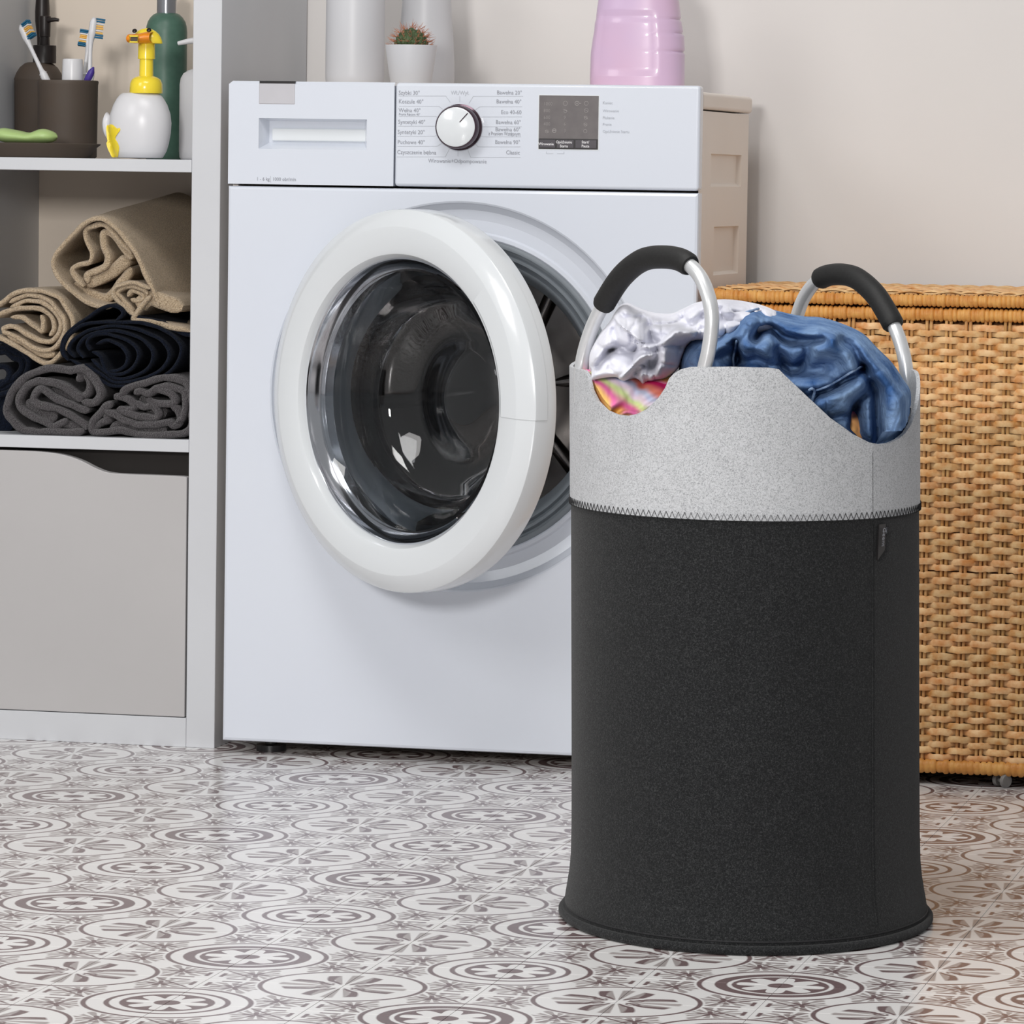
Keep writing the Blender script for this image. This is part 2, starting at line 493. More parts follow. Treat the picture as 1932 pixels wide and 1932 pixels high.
def tile_mat():
    m, nt, b = new_mat('printed_tile')
    g = nt.nodes.new('ShaderNodeNewGeometry')
    sp = nt.nodes.new('ShaderNodeSeparateXYZ'); nt.links.new(g.outputs['Position'], sp.inputs[0])
    x = E(nt, sp.outputs[0]) - TX; y = E(nt, sp.outputs[1]) - TY
    c, s = math.cos(TA), math.sin(TA)
    a = (x * c + y * s) / TS; q = (y * c - x * s) / TS
    # ring medallions at even corners
    ua = a.wrap(2.0); ub = q.wrap(2.0)
    rA = (ua * ua + ub * ub).sqrt(); tA = ub.atan2(ua)
    par = ((a / 2.0).rnd() + (q / 2.0).rnd()) / 2.0
    par = (par - par._m('FLOOR', par)) * 2.0                       # 1 = heavy ring, 0 = light ring
    spike = (tA * 4.0).sin().abs().pow(5.0)
    heavy = rA.band(0.385, 0.475) + rA.band(0.318 - 0.13 * spike, 0.352)
    light = rA.band(0.405, 0.445) + rA.band(0.292 - 0.13 * spike, 0.335)
    dA = rA.band(0.567, 0.605) + heavy * par + light * (1.0 - par) + rA.lt(0.095)
    # leaf medallions at odd corners
    va = (a - 1.0).wrap(2.0); vb = (q - 1.0).wrap(2.0)
    rB = (va * va + vb * vb).sqrt(); tB = vb.atan2(va)
    dl = tB.wrap(math.pi / 2).abs()
    lim = 0.60 - (rB - 0.24).abs() * 1.1
    fan = dl.lt(lim + 0.05, 0.05) * rB.band(0.09, 0.47 - dl * 0.12, 0.02)
    hatch = ((dl * 17.0).cos()).gt(-0.15, 0.6)
    edge = ((dl - lim).abs()).lt(0.10, 0.05) * rB.band(0.08, 0.43, 0.02)
    curl = (((va.abs() - 0.13) * (va.abs() - 0.13) + (vb.abs() - 0.07) * (vb.abs() - 0.07)).sqrt()).band(0.035, 0.055)
    dB = rB.band(0.572, 0.608) + edge + curl * 0.8
    mB = fan * hatch
    # fans and stars between
    p = (a + q - 1.0).wrap(2.0); r = (a - q - 1.0).wrap(2.0)
    da = ((p + r) / 2.0).abs(); db = ((p - r) / 2.0).abs()
    fa = da - 0.275; fb = db - 0.275
    rF = (fa * fa + fb * fb).sqrt(); tF = fb.atan2(fa)
    out = rA.gt(0.625) * rB.gt(0.625)
    lob = (tF * 5.0 + 0.4).cos()
    dF = rF.lt(0.065 + 0.04 * lob, 0.02) * out
    mF = rF.lt(0.22 + 0.04 * lob, 0.02) * ((tF * 13.0).sin()).gt(-0.35, 0.6) * out
    lines = (((da - 0.055).abs()).lt(0.016) * db.band(0.12, 0.27) + ((db - 0.055).abs()).lt(0.016) * da.band(0.12, 0.27)) * out
    dia = ((da + db - 0.42).abs()).lt(0.016) * out * 0.9
    star = (da + db).lt(0.07, 0.02) * 0.0
    dark = (dA + dB + dF + lines + dia + star).min(1.0)
    mid = (mB + mF).min(1.0)
    def mixc(fac, c1, c2):
        xx = nt.nodes.new('ShaderNodeMix'); xx.data_type = 'RGBA'
        nt.links.new(fac.k, xx.inputs[0])
        for i, cc in ((6, c1), (7, c2)):
            if isinstance(cc, tuple): xx.inputs[i].default_value = cc
            else: nt.links.new(cc, xx.inputs[i])
        return xx.outputs[2]
    n = nt.nodes.new('ShaderNodeTexNoise'); n.inputs['Scale'].default_value = 14; n.inputs['Detail'].default_value = 4
    nt.links.new(g.outputs['Position'], n.inputs['Vector'])
    bg = mixc(E(nt, n.outputs['Fac']), lin((230, 228, 227)), lin((237, 236, 235)))
    c1 = mixc(mid * 0.9, bg, lin((160, 151, 149)))
    c2 = mixc(dark, c1, lin((116, 97, 98)))
    nt.links.new(c2, b.inputs['Base Color'])
    b.inputs['Roughness'].default_value = 0.24
    b.inputs['Specular IOR Level'].default_value = 0.6
    return m


M['tile'] = tile_mat()
M['grout'] = mat('grout', (176, 168, 164), 0.9, noise=(80, (184, 176, 172), 3))

# ------------------------------------------------------------------ the setting
WALL_Y = 0.43
floor = structure(MB().box(-3.2, 5.0, -7.6, WALL_Y + 0.1, -0.06, -0.0035).build('floor', M['grout'], smooth=0))
wall = structure(MB().box(-3.2, 5.0, WALL_Y, WALL_Y + 0.12, -0.06, 3.0).build('wall_back', M['wall'], smooth=0))


def tile_mesh():
    h = TS / 2 - 0.0003; k = h - 0.00008
    vs = [(-h, -h, -0.0035), (h, -h, -0.0035), (h, h, -0.0035), (-h, h, -0.0035), (-h, -h, -0.0001), (h, -h, -0.0001), (h, h, -0.0001), (-h, h, -0.0001),
          (-k, -k, 0), (k, -k, 0), (k, k, 0), (-k, k, 0)]
    fs = [(0, 1, 5, 4), (1, 2, 6, 5), (2, 3, 7, 6), (3, 0, 4, 7), (4, 5, 9, 8), (5, 6, 10, 9), (6, 7, 11, 10), (7, 4, 8, 11), (8, 9, 10, 11)]
    return vs, fs


tv, tf = tile_mesh()
tme = MB().add(tv, tf).mesh('tile', 0); tme.materials.append(M['tile'])
near = []; far = []
ct, st = math.cos(TA), math.sin(TA)
for i in range(-22, 34):
    for j in range(-50, 5):
        la, lb = (i + 0.5) * TS, (j + 0.5) * TS
        cx, cy = TX + la * ct - lb * st, TY + la * st + lb * ct
        if cy > WALL_Y - TS * 0.45 or cy < -5.4: continue
        px, py = proj((cx, cy, 0))
        vis = -110 < px < IMG + 110 and 1392 < py < IMG + 40 and cy < 0.12
        if cx < 0 and cy > 0.10: vis = False
        (near if vis else far).append((cy, cx))
near.sort()
if len(near) > 300:
    far += near[300:]; near = near[:300]
for cy, cx in near:
    o = bpy.data.objects.new('tile', tme); COL.objects.link(o); o.parent = floor
    o.location = (cx, cy, 0); o.rotation_euler = (0, 0, TA)
fb = MB()
for cy, cx in far:
    fb.add([(cx + vx * ct - vy * st, cy + vx * st + vy * ct, vz) for vx, vy, vz in tv], tf)
fo = fb.build('tile', M['tile'], floor, smooth=0); fo['kind'] = 'stuff'

# ------------------------------------------------------------------ shelf unit
SF = 0.042
XR0, XR1 = -0.0610, -0.0230
XL0, XL1 = -0.434, -0.396
ZS1, ZS2 = 0.746, 0.392
sh = thing('shelf_unit', 'white cube shelving unit with open compartments and a drawer, left of the washing machine', 'shelf', (-0.21, 0.2, 0))
MB().box(XR0, XR1, SF, WALL_Y - 0.004, 0, 1.5).build('side_panel', M['shelf'], sh, 0, 0.0012)
MB().box(XL0, XL1, SF, WALL_Y - 0.004, 0, 1.5).build('side_panel', M['shelf'], sh, 0, 0.0012)
MB().box(XL1, XR0, SF, WALL_Y - 0.004, 0, 0.0375).build('base_board', M['shelf'], sh, 0, 0.001)
for z in (ZS1, ZS2):
    MB().box(XL1, XR0, SF, WALL_Y - 0.012, z - 0.016, z).build('shelf_board', M['shelf'], sh, 0, 0.001)
MB().box(XL1, XR0, SF, WALL_Y - 0.012, 1.462, 1.5).build('top_board', M['shelf'], sh, 0, 0.001)
MB().box(XL1, XR0, WALL_Y - 0.012, WALL_Y - 0.004, 0.0375, 1.462).build('back_panel', M['shelf_in'], sh, 0)
# drawer with wavy top edge
pts = [(XL1 + 0.002, 0.0382), (XR0 - 0.0025, 0.0382)]
wav = [(XR0 - 0.0025, 0.3445), (-0.072, 0.3455), (-0.11, 0.346), (-0.145, 0.3462), (-0.168, 0.3475), (-0.185, 0.3525), (-0.205, 0.3615),
       (-0.225, 0.3675), (-0.245, 0.3705), (-0.27, 0.3718), (-0.31, 0.372), (-0.36, 0.372), (XL1 + 0.002, 0.372)]
wav = [tuple(q) for q in catmull(wav, 5)]
fr = MB().prism(pts + wav, SF + 0.0015, SF + 0.0165).build('drawer', M['drawer'], sh, 30, 0.0015)
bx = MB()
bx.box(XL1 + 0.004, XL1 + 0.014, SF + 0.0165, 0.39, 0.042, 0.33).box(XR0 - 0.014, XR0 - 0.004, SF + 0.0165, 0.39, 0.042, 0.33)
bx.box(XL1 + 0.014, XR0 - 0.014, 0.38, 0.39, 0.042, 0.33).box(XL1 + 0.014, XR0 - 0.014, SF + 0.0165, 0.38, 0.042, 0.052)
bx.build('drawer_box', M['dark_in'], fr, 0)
MB().box(XL1 + 0.0005, XR0 - 0.0005, SF + 0.03, WALL_Y - 0.0125, 0.336, 0.3745).build('gap_shade_block', M['dark_in'], sh, 0)  # solid dark block in the gap above the drawer, shade put into its colour

# ------------------------------------------------------------------ washing machine
WW = 0.60; ZSEAM = 0.7157; ZB = 0.0165; ZT = 0.845; DB = 0.335
CX, CZ = 0.300, 0.4575
wm = thing('washing_machine', 'white front-loading washing machine with its round door open', 'washing machine', (0.3, 0.17, 0))
# cabinet: right side with pressed recesses, left side, back, base
cab = MB()
cab.box(0.003, 0.010, 0.012, DB, 0.020, 0.815).box(0.010, WW - 0.010, DB - 0.006, DB, 0.020, 0.815).box(0.010, WW - 0.010, 0.012, DB - 0.006, 0.020, 0.028)


def plate(mb, xs, zs, holes, place, depth, slope=0.0):
    """a plate in (u, v) with pocket holes; place(u, v, d) gives the point, d = depth inwards"""
    for i in range(len(xs) - 1):
        for j in range(len(zs) - 1):
            u0, u1, v0, v1 = xs[i], xs[i + 1], zs[j], zs[j + 1]
            if (i, j) in holes:
                d = depth; m = slope
                a = [(u0, v0), (u1, v0), (u1, v1), (u0, v1)]
                b_ = [(u0 + m, v0 + m), (u1 - m, v0 + m), (u1 - m, v1 - m * 0.4), (u0 + m, v1 - m * 0.4)]
                vs = [place(u, v, 0) for u, v in a] + [place(u, v, d) for u, v in b_]
                mb.add(vs, [(0, 1, 5, 4), (1, 2, 6, 5), (2, 3, 7, 6), (3, 0, 4, 7), (4, 5, 6, 7)])
            else:
                mb.add([place(u0, v0, 0), place(u1, v0, 0), place(u1, v1, 0), place(u0, v1, 0)], [(0, 1, 2, 3)])


for z0_, z1_, u0_, u1_ in ((0.68, 0.815, 0.088, 0.290), (0.50, 0.68, 0.116, 0.279), (0.02, 0.50, 0.088, 0.290)):
    za_, zb_ = {0.68: (0.7225, 0.763), 0.50: (0.612, 0.6725), 0.02: (0.12, 0.16)}[z0_]
    plate(cab, [0.012, u0_, u1_, DB], [z0_, za_, zb_, z1_], {(1, 1)}, lambda u, v, d: (WW - 0.003 - d, u, v), 0.006, 0.004)
cab.box(0.59, 0.5955, 0.012, DB, 0.020, 0.0205)
cab.build('cabinet', M['side'], wm, 30)
# lid
MB().box(0.0015, WW - 0.0005, 0.022, DB + 0.012, 0.8165, 0.838).build('lid', M['side'], wm, 0, 0.005, 3)
# front panel with a round dished opening
fp = MB()
NS = 96
def rect_pt(t, ins):
    c, s = math.cos(t), math.sin(t)
    x0, x1, z0, z1 = ins, WW - ins, ZB + ins, ZSEAM - 0.0015 - ins
    k = 1e9
    if c > 1e-9: k = min(k, (x1 - CX) / c)
    if c < -1e-9: k = min(k, (x0 - CX) / c)
    if s > 1e-9: k = min(k, (z1 - CZ) / s)
    if s < -1e-9: k = min(k, (z0 - CZ) / s)
    return CX + k * c, CZ + k * s
ang = sorted(set([2 * math.pi * k / NS for k in range(NS)] + [math.atan2(z - CZ, x - CX) % (2 * math.pi) for x in (0.0, WW) for z in (ZB, ZSEAM - 0.0015)]))
def rnd_rect(t, ins, rad=0.008):
    x, z = rect_pt(t, 0)
    x0, x1, z0, z1 = ins, WW - ins, ZB + ins, ZSEAM - 0.0015 - ins
    return min(max(x, x0), x1), min(max(z, z0), z1)
rows = []
for ins, y in ((0, 0.02), (0, 0.004), (0.0012, 0.0012), (0.004, 0.0)):
    rows.append([(rnd_rect(t, ins)[0], y, rnd_rect(t, ins)[1]) for t in ang])
for r, y in ((0.2425, 0.0), (0.2405, 0.0012), (0.239, 0.004), (0.232, 0.0115), (0.220, 0.0155), (0.206, 0.0165), (0.2035, 0.0145), (0.199, 0.0145), (0.1965, 0.018)):
    rows.append([(CX + r * math.cos(t), y, CZ + r * math.sin(t)) for t in ang])
fp.grid(rows, True)
fp.build('front_panel', M['enamel'], wm, 9)
# door seal and drum
gk = [(0.1975, 0.017), (0.195, 0.0155), (0.191, 0.0165), (0.190, 0.024), (0.187, 0.0255), (0.184, 0.022), (0.1805, 0.0225), (0.1795, 0.030), (0.177, 0.0325),
      (0.174, 0.029), (0.171, 0.030), (0.167, 0.040), (0.162, 0.058), (0.157, 0.072), (0.158, 0.078), (0.186, 0.080)]
MB().lathe(gk, (CX, 0, CZ), (0, 1, 0), 80).build('door_gasket', M['rubber'], wm, 50)
dr = [(0.188, 0.080), (0.198, 0.086), (0.200, 0.10), (0.200, 0.285), (0.190, 0.297), (0.150, 0.30), (0.075, 0.292), (0.06, 0.285), (0.0, 0.285)]
drum = MB().lathe(dr, (CX, 0, CZ), (0, 1, 0), 80).build('drum', M['steel'], wm, 45)
for k in range(3):
    t0 = math.radians(18 + 120 * k)
    pad = []
    for y in (0.095, 0.10, 0.19, 0.275, 0.283):
        hgt = 0.045 if 0.096 < y < 0.28 else 0.012
        ring = []
        for s_, hh in ((-0.036, 0), (-0.026, 0.45), (-0.011, 0.97), (0, 1.0), (0.011, 0.97), (0.026, 0.45), (0.036, 0)):
            a_ = t0 + s_ / 0.2; rr = 0.2005 - hh * hgt
            ring.append((CX + rr * math.cos(a_), y, CZ + rr * math.sin(a_)))
        pad.append(ring)
    MB().grid(pad).build('drum_paddle', M['steel'], drum, 60)
for k in range(6):
    t0 = math.radians(8 + 60 * k)
    rb = MB().tube([(CX + r_ * math.cos(t0), 0.291 + y_, CZ + r_ * math.sin(t0)) for r_, y_ in ((0.05, -0.004), (0.08, 0.0), (0.12, 0.004), (0.16, 0.006), (0.188, 0.004))], [0.004, 0.009, 0.010, 0.009, 0.005], 10)
    rb.build('drum_rib', M['steel'], drum, 60)
dim = MB()
for k in range(66):
    for j in range(7):
        t = 2 * math.pi * (k + 0.5 * (j % 2)) / 66; y = 0.108 + 0.026 * j
        if min(abs((math.degrees(t) - 18 - 120 * q + 180) % 360 - 180) for q in range(3)) < 12: continue
        c_ = (CX + 0.2 * math.cos(t), y, CZ + 0.2 * math.sin(t))
        dim.lathe([(0.0042, 0), (0.003, 0.0022), (0, 0.003)], c_, (-math.cos(t), 0, -math.sin(t)), 6)
dd = dim.build('drum_dimple', M['steel'], drum, 180); dd['kind'] = 'stuff'
# open door
AL = math.radians(32)
E1 = np.array([math.cos(AL), -math.sin(AL), 0]); DN = np.array([-math.sin(AL), -math.cos(AL), 0])
DC = np.array([0.0735, -0.012, CZ]) + E1 * 0.232
door = MB().lathe([(0.1735, -0.030), (0.1735, 0.006), (0.1750, 0.0115), (0.1785, 0.0165), (0.184, 0.0185), (0.2105, 0.0200), (0.2120, 0.0198), (0.2300, 0.0102), (0.2318, 0.0085),
                   (0.2325, 0.006), (0.2325, -0.022), (0.2315, -0.026), (0.228, -0.0285), (0.222, -0.030), (0.1735, -0.030)], DC, DN, 128, u=(0, 0, 1)).build('door', M['ring'], wm, 24)
MB().lathe([(0.1745, -0.026), (0.1745, 0.007), (0.1722, 0.0085), (0.1705, 0.006), (0.1690, -0.004), (0.160, -0.012), (0.1585, -0.024), (0.1735, -0.027)], DC, DN, 96, u=(0, 0, 1)).build('inner_ring', M['chrome'], door, 40)
bowl = [(0.1605, -0.006), (0.150, -0.022), (0.143, -0.052), (0.136, -0.082), (0.122, -0.096), (0.108, -0.099), (0.100, -0.106), (0.070, -0.108), (0.062, -0.102), (0.030, -0.100), (0.0, -0.100)]
inn = [(0.0, -0.095), (0.030, -0.095), (0.060, -0.097), (0.072, -0.1035), (0.096, -0.101), (0.104, -0.094), (0.117, -0.0905), (0.1305, -0.079), (0.138, -0.050), (0.1455, -0.0185), (0.158, -0.003), (0.1605, -0.006)]
MB().lathe(bowl + inn, DC, DN, 96, u=(0, 0, 1)).build('glass_bowl', M['glass'], door, 60)
# grip on the free side, moulded seam
def dpt(u, z, h): return DC + E1 * u + np.array([0, 0, z]) + DN * h
gp = []
for k in range(15):
    t = math.radians(-3 + 46 * k / 14)
    gp.append([dpt(r * math.cos(t), r * math.sin(t), h) for r, h in ((0.1795, 0.0165), (0.184, 0.0192), (0.2105, 0.0207), (0.2122, 0.0205), (0.2304, 0.0108), (0.2325, 0.0088), (0.2332, 0.006), (0.2332, -0.010))])
MB().grid(gp).build('door_grip', M['ring'], door, 24)
hg = MB().box(0.078, 0.104, 0.004, 0.016, CZ - 0.05, CZ + 0.05)
hg.build('hinge', M['ring'], wm, 0, 0.003)
MB().box(0.548, 0.556, 0.008, 0.016, CZ - 0.01, CZ + 0.01).build('latch', M['black'], wm, 0, 0.001)
# control panel
XS = 0.2145
P0 = at(1040, 250, 0)
def wx(px, py): return at(px, py, 0)[0]
def wz(px, py): return at(px, py, 0)[2]
cp = MB().box(XS + 0.0006, WW, 0.0, 0.022, ZSEAM + 0.0012, ZT).build('control_panel', M['enamel'], wm, 0, 0.0045, 3)
dx0, dx1 = wx(488, 250), wx(692, 250)
dz0, dz1 = wz(590, 282), wz(590, 224)
dp = MB()
plate(dp, [0.0, dx0, dx1, XS - 0.0006], [ZSEAM + 0.0012, dz0, dz1, ZT - 0.004], {(1, 1)}, lambda u, v, d: (u, d, v), 0.020, 0.008)
o0 = [(0, 0, ZT - 0.004), (XS - 0.0006, 0, ZT - 0.004), (XS - 0.0006, 0.004, ZT), (0.004, 0.004, ZT)]
dp.add(o0, [(0, 1, 2, 3)])
dp.add([(0.004, 0.004, ZT), (XS - 0.0006, 0.004, ZT), (XS - 0.0006, 0.022, ZT), (0.004, 0.022, ZT)], [(0, 1, 2, 3)])
dp.add([(0, 0, ZSEAM + 0.0012), (0, 0, ZT - 0.004), (0.0, 0.022, ZT - 0.004), (0.0, 0.022, ZSEAM + 0.0012)], [(0, 1, 2, 3)])
dp.add([(0, 0, ZT - 0.004), (0.004, 0.004, ZT), (0.004, 0.022, ZT), (0, 0.022, ZT - 0.004)], [(0, 1, 2, 3)])
dp.add([(0, 0, ZSEAM + 0.0012), (XS - 0.0006, 0, ZSEAM + 0.0012), (XS - 0.0006, 0.022, ZSEAM + 0.0012), (0, 0.022, ZSEAM + 0.0012)], [(0, 1, 2, 3)])
dp.add([(XS - 0.0006, 0, ZSEAM + 0.0012), (XS - 0.0006, 0, ZT - 0.004), (XS - 0.0006, 0.022, ZT - 0.004), (XS - 0.0006, 0.022, ZSEAM + 0.0012)], [(0, 1, 2, 3)])
dpo = dp.build('detergent_drawer', M['enamel'], wm, 25)
MB().box(dx0 + 0.012, dx1 - 0.001, 0.0165, 0.0205, dz0 + 0.010, dz1 - 0.012).build('grip_plate', M['ring'], dpo, 0, 0.002)
MB().box(wx(488, 190), wx(557, 190), -0.0006, 0.004, wz(520, 197), ZT - 0.0022).build('tab', M['greytab'], dpo, 0, 0.0015)
MB().box(wx(490, 160), wx(557, 160), -0.0008, 0.0045, ZT - 0.0026, ZT + 0.0003).build('tab_slot', M['black'], dpo, 0)
# knob
kc = at(868, 240, 0.0)
kn = MB().lathe([(0.0285, 0.0), (0.0285, 0.003), (0.0265, 0.004), (0.0268, 0.019), (0.0255, 0.0215), (0.0245, 0.0215), (0.0, 0.0215)], kc, (0, -1, 0), 64).build('knob', M['darkrim'], wm, 30)
MB().lathe([(0.0243, 0.0212), (0.0243, 0.0222), (0.0232, 0.0230), (0.0, 0.0232)], kc, (0, -1, 0), 64).build('knob_face', M['ring'], kn, 40)
ka = math.radians(48)
MB().obox(kc + np.array([0.0155 * math.cos(ka), -0.0234, 0.0155 * math.sin(ka)]), [(math.cos(ka), 0, math.sin(ka)), (0, 1, 0), (-math.sin(ka), 0, math.cos(ka))], (0.0075, 0.0003, 0.00055)).build('knob_pointer', M['darkrim'], kn, 0)
# display
q0 = at(1016, 281, 0); q1 = at(1130, 181, 0)
X0, X1, Z0, Z1 = q0[0], q1[0], q0[2], q1[2]
zb = Z0 + (Z1 - Z0) * 0.195
dsp = MB().box(X0, X1, -0.0006, 0.002, Z0, Z1).build('display', M['display'], wm, 0, 0.0004)
MB().box(X0 - 0.001, X1 + 0.001, -0.0003, 0.002, Z0 - 0.001, Z1 + 0.001).build('display_frame', M['ring'], dsp, 0)
MB().box(X0 + 0.0003, X1 - 0.0003, -0.0009, 0.0, Z0 + 0.0003, zb).build('button_strip', M['black'], dsp, 0)
for a_, b__ in ((0.02, 0.285), (0.31, 0.595), (0.62, 0.975)):
    MB().box(X0 + a_ * (X1 - X0), X0 + b__ * (X1 - X0), -0.0014, 0.0, Z0 + 0.0016, zb - 0.0012).build('button', M['button'], dsp, 0, 0.0003)


def text(s, px, py, size, m, parent, align='LEFT', Y=-0.0004, bold=0.0, P=None, ax=None, sq=0.90):
    """lettering as a thin mesh on a vertical face; (px, py) baseline point, size = cap height in px"""
    cu = bpy.data.curves.new('lettering', 'FONT')
    cu.body = s; cu.align_x = align; cu.extrude = 0.0001; cu.resolution_u = 2; cu.offset = bold
    sc = size / scale_at(0) / 0.74
    cu.size = sc; cu.offset = bold - 0.00003
    t = bpy.data.objects.new('lettering', cu); COL.objects.link(t)
    bpy.context.view_layer.update()
    me = bpy.data.meshes.new_from_object(t.evaluated_get(bpy.context.evaluated_depsgraph_get()))
    bpy.data.objects.remove(t, do_unlink=True)
    p_ = at(px, py, 0) if P is None else P
    if ax is None: ax = ((1, 0, 0), (0, 0, 1), (0, -1, 0))
    mt = Matrix(((ax[0][0], ax[1][0], ax[2][0], p_[0]), (ax[0][1], ax[1][1], ax[2][1], p_[1] if P is not None else Y), (ax[0][2], ax[1][2], ax[2][2], p_[2]), (0, 0, 0, 1)))
    me.transform(mt @ Matrix.Diagonal((sq, 1, 1, 1)))
    me.materials.clear()
    o = link('lettering', me, m, parent)
    return o


for s, px, py in (('Szybki 30°', 752, 178.5), ('Koszule 40°', 752, 195), ('Wełna 40°', 752, 211.5), ('Syntetyki 40°', 751, 233.5), ('Syntetyki 20°', 750, 252.5),
                  ('Puchowe 40°', 750, 271.5), ('Czyszczenie bębna', 749, 290.5)):
    text(s, px, py, 8.2, M['print'], cp)
text('Pranie Ręczne 40°', 752.5, 217.5, 4.6, M['print'], cp)
for s, px, py in (('Bawełna 20°', 985, 178.5), ('Bawełna 40°', 984, 195.5), ('Eco 40-60', 984, 215.5), ('Bawełna 60°', 983, 234.5), ('Bawełna 60°', 982, 248),
                  ('z Praniem Wstępnym', 982, 256), ('Bawełna 90°', 981.5, 272), ('Classic', 981, 291.5)):
    text(s, px, py, 7.4 if s.startswith('z ') else 8.0, M['print'], cp, 'RIGHT', sq=0.70 if s.startswith('z ') else 0.90)
text('Wł./Wył.', 868, 178.5, 8.0, M['print2'], cp, 'CENTER')
text('Wirowanie+Odpompowanie', 863, 307.5, 8.0, M['print'], cp, 'CENTER')
text('1 - 6 kg', 484, 340.5, 7.0, M['print'], dpo)
text('1000 obr/min', 514, 340.8, 7.0, M['print'], dpo)
for s, py in (('1000', 199), ('800', 212), ('600', 224.5), ('400', 237)):
    text(s, 1026, py, 7.0, M['printd'], dsp, Y=-0.0009)
for s, py in (('9', 224.5), ('6', 237), ('3', 249.5)):
    text(s, 1064, py, 6.5, M['printd'], dsp, Y=-0.0009)
text('Wirowanie', 1031, 274, 5.3, M['printw'], dsp, 'CENTER', -0.0017, 0.00006)
text('Opóźnienie', 1064.5, 270.5, 5.3, M['printw'], dsp, 'CENTER', -0.0017, 0.00006)
text('Startu', 1064.5, 278, 5.3, M['printw'], dsp, 'CENTER', -0.0017, 0.00006)
text('Start/', 1105, 270.5, 5.3, M['printw'], dsp, 'CENTER', -0.0017, 0.00006)
text('Pauza', 1105, 278, 5.3, M['printw'], dsp, 'CENTER', -0.0017, 0.00006)
for s, py in (('Koniec', 196.5), ('Wirowanie', 211.5), ('Płukanie', 224.5), ('Pranie', 237), ('Opóźnienie Startu', 250.5)):
    text(s, 1137, py, 5.6, M['print2'], cp)
ic = MB()
def ring_icon(px, py, r, w=0.8, n=16):
    c_ = at(px, py, 0); sc = scale_at(0)
    ic.lathe([((r - w) / sc, 0.0), ((r - w) / sc, 0.0009), (r / sc, 0.0009), (r / sc, 0.0)], c_, (0, -1, 0), n)
def bar(px0, py0, px1, py1, w=0.5, Y=-0.0009, mb=None):
    a_ = at(px0, py0, 0); b_ = at(px1, py1, 0); d = b_ - a_; L = np.linalg.norm(d); d /= L
    mb = ic if mb is None else mb
    mb.obox((a_ + b_) / 2 + np.array([0, Y, 0]), [d, (0, 1, 0), np.cross(d, (0, 1, 0))], (L / 2, 0.0001, w / scale_at(0)))
for px, py, r in ((1067, 195, 4.5), (1067, 210, 3.2), (1106.5, 195, 4.2), (1106.5, 208.5, 4.2), (1105.5, 222, 3.2), (1105, 235, 3.4), (1104.5, 247.5, 3.6), (1032, 248, 3.2)):
    ring_icon(px, py, r)
for px, py in ((1106.5, 208.5), (1105.5, 222), (1105, 235), (1032, 248), (1067, 208)):
    bar(px - 3.5, py - 2, px + 3.5, py + 2)
ring_icon(1089, 195, 4.4, 1.1, 20); ring_icon(1089, 195, 1.3, 1.2, 8); bar(1093.5, 195, 1097, 195, 0.6)
ring_icon(1046, 246.5, 4.2, 1.3, 16); bar(1043, 246, 1049, 246, 0.8)
ico = ic.build('display_icon', M['printd'], dsp, 0); ico['kind'] = 'stuff'
# printed leader lines round the knob
ln_ = MB(); Yl = -0.00015
L = [((752, 181), (841, 181), (849.5, 193)), ((753, 200.5), (828, 200.5), (835, 206)), ((753, 219.5), (822, 219.5), (826, 222)), ((751, 238), (822, 238)),
     ((750, 257), (819, 257), (826, 255)), ((750, 276), (825, 276), (834, 270)), ((749, 296), (840, 296), (848, 281)), ((867.5, 181.5), (867.5, 192)),
     ((987, 181.5), (893, 181.5), (885, 195)), ((985, 201.5), (905, 201.5), (897.5, 207)), ((985, 220.5), (912, 220.5), (907, 222)), ((984, 239), (910, 239)),
     ((983, 258), (912, 258), (906, 256)), ((982, 277), (902, 277), (896, 270.5)), ((982, 297), (888, 297), (882, 281)), ((864, 284), (864, 295)),
     ((510.5, 332), (510.5, 344)), ((1031, 286), (1031, 290), (1044, 290)), ((1064, 286), (1064, 290), (1051, 290))]
for pl in L:
    for a_, b_ in zip(pl[:-1], pl[1:]):
        bar(a_[0], a_[1], b_[0], b_[1], 0.42, Yl, ln_)
lno = ln_.build('printed_line', M['print2'], cp, 0); lno['kind'] = 'stuff'
for x_ in (0.05, 0.55):
    for y_ in (0.05, 0.29):
        MB().lathe([(0.0, 0.0), (0.019, 0.0), (0.019, 0.008), (0.008, 0.009), (0.008, 0.021)], (x_, y_, 0), (0, 0, 1), 20).build('foot', M['black'], wm, 40)

# ------------------------------------------------------------------ things on the washing machine
ZL = 0.8381


def px_lathe(prof, pxc, py0, Y, n=48, sy=1.0):
    """profile given in px (half width, py) about column pxc at depth Y, standing with py0 at its base height; returns metres"""
    sc = scale_at(Y)
    return [(w / sc, (py0 - y) / sc) for w, y in prof]


def on_top(pxc, Y):
    p_ = at(pxc, 120, Y); return (p_[0], Y, ZL)


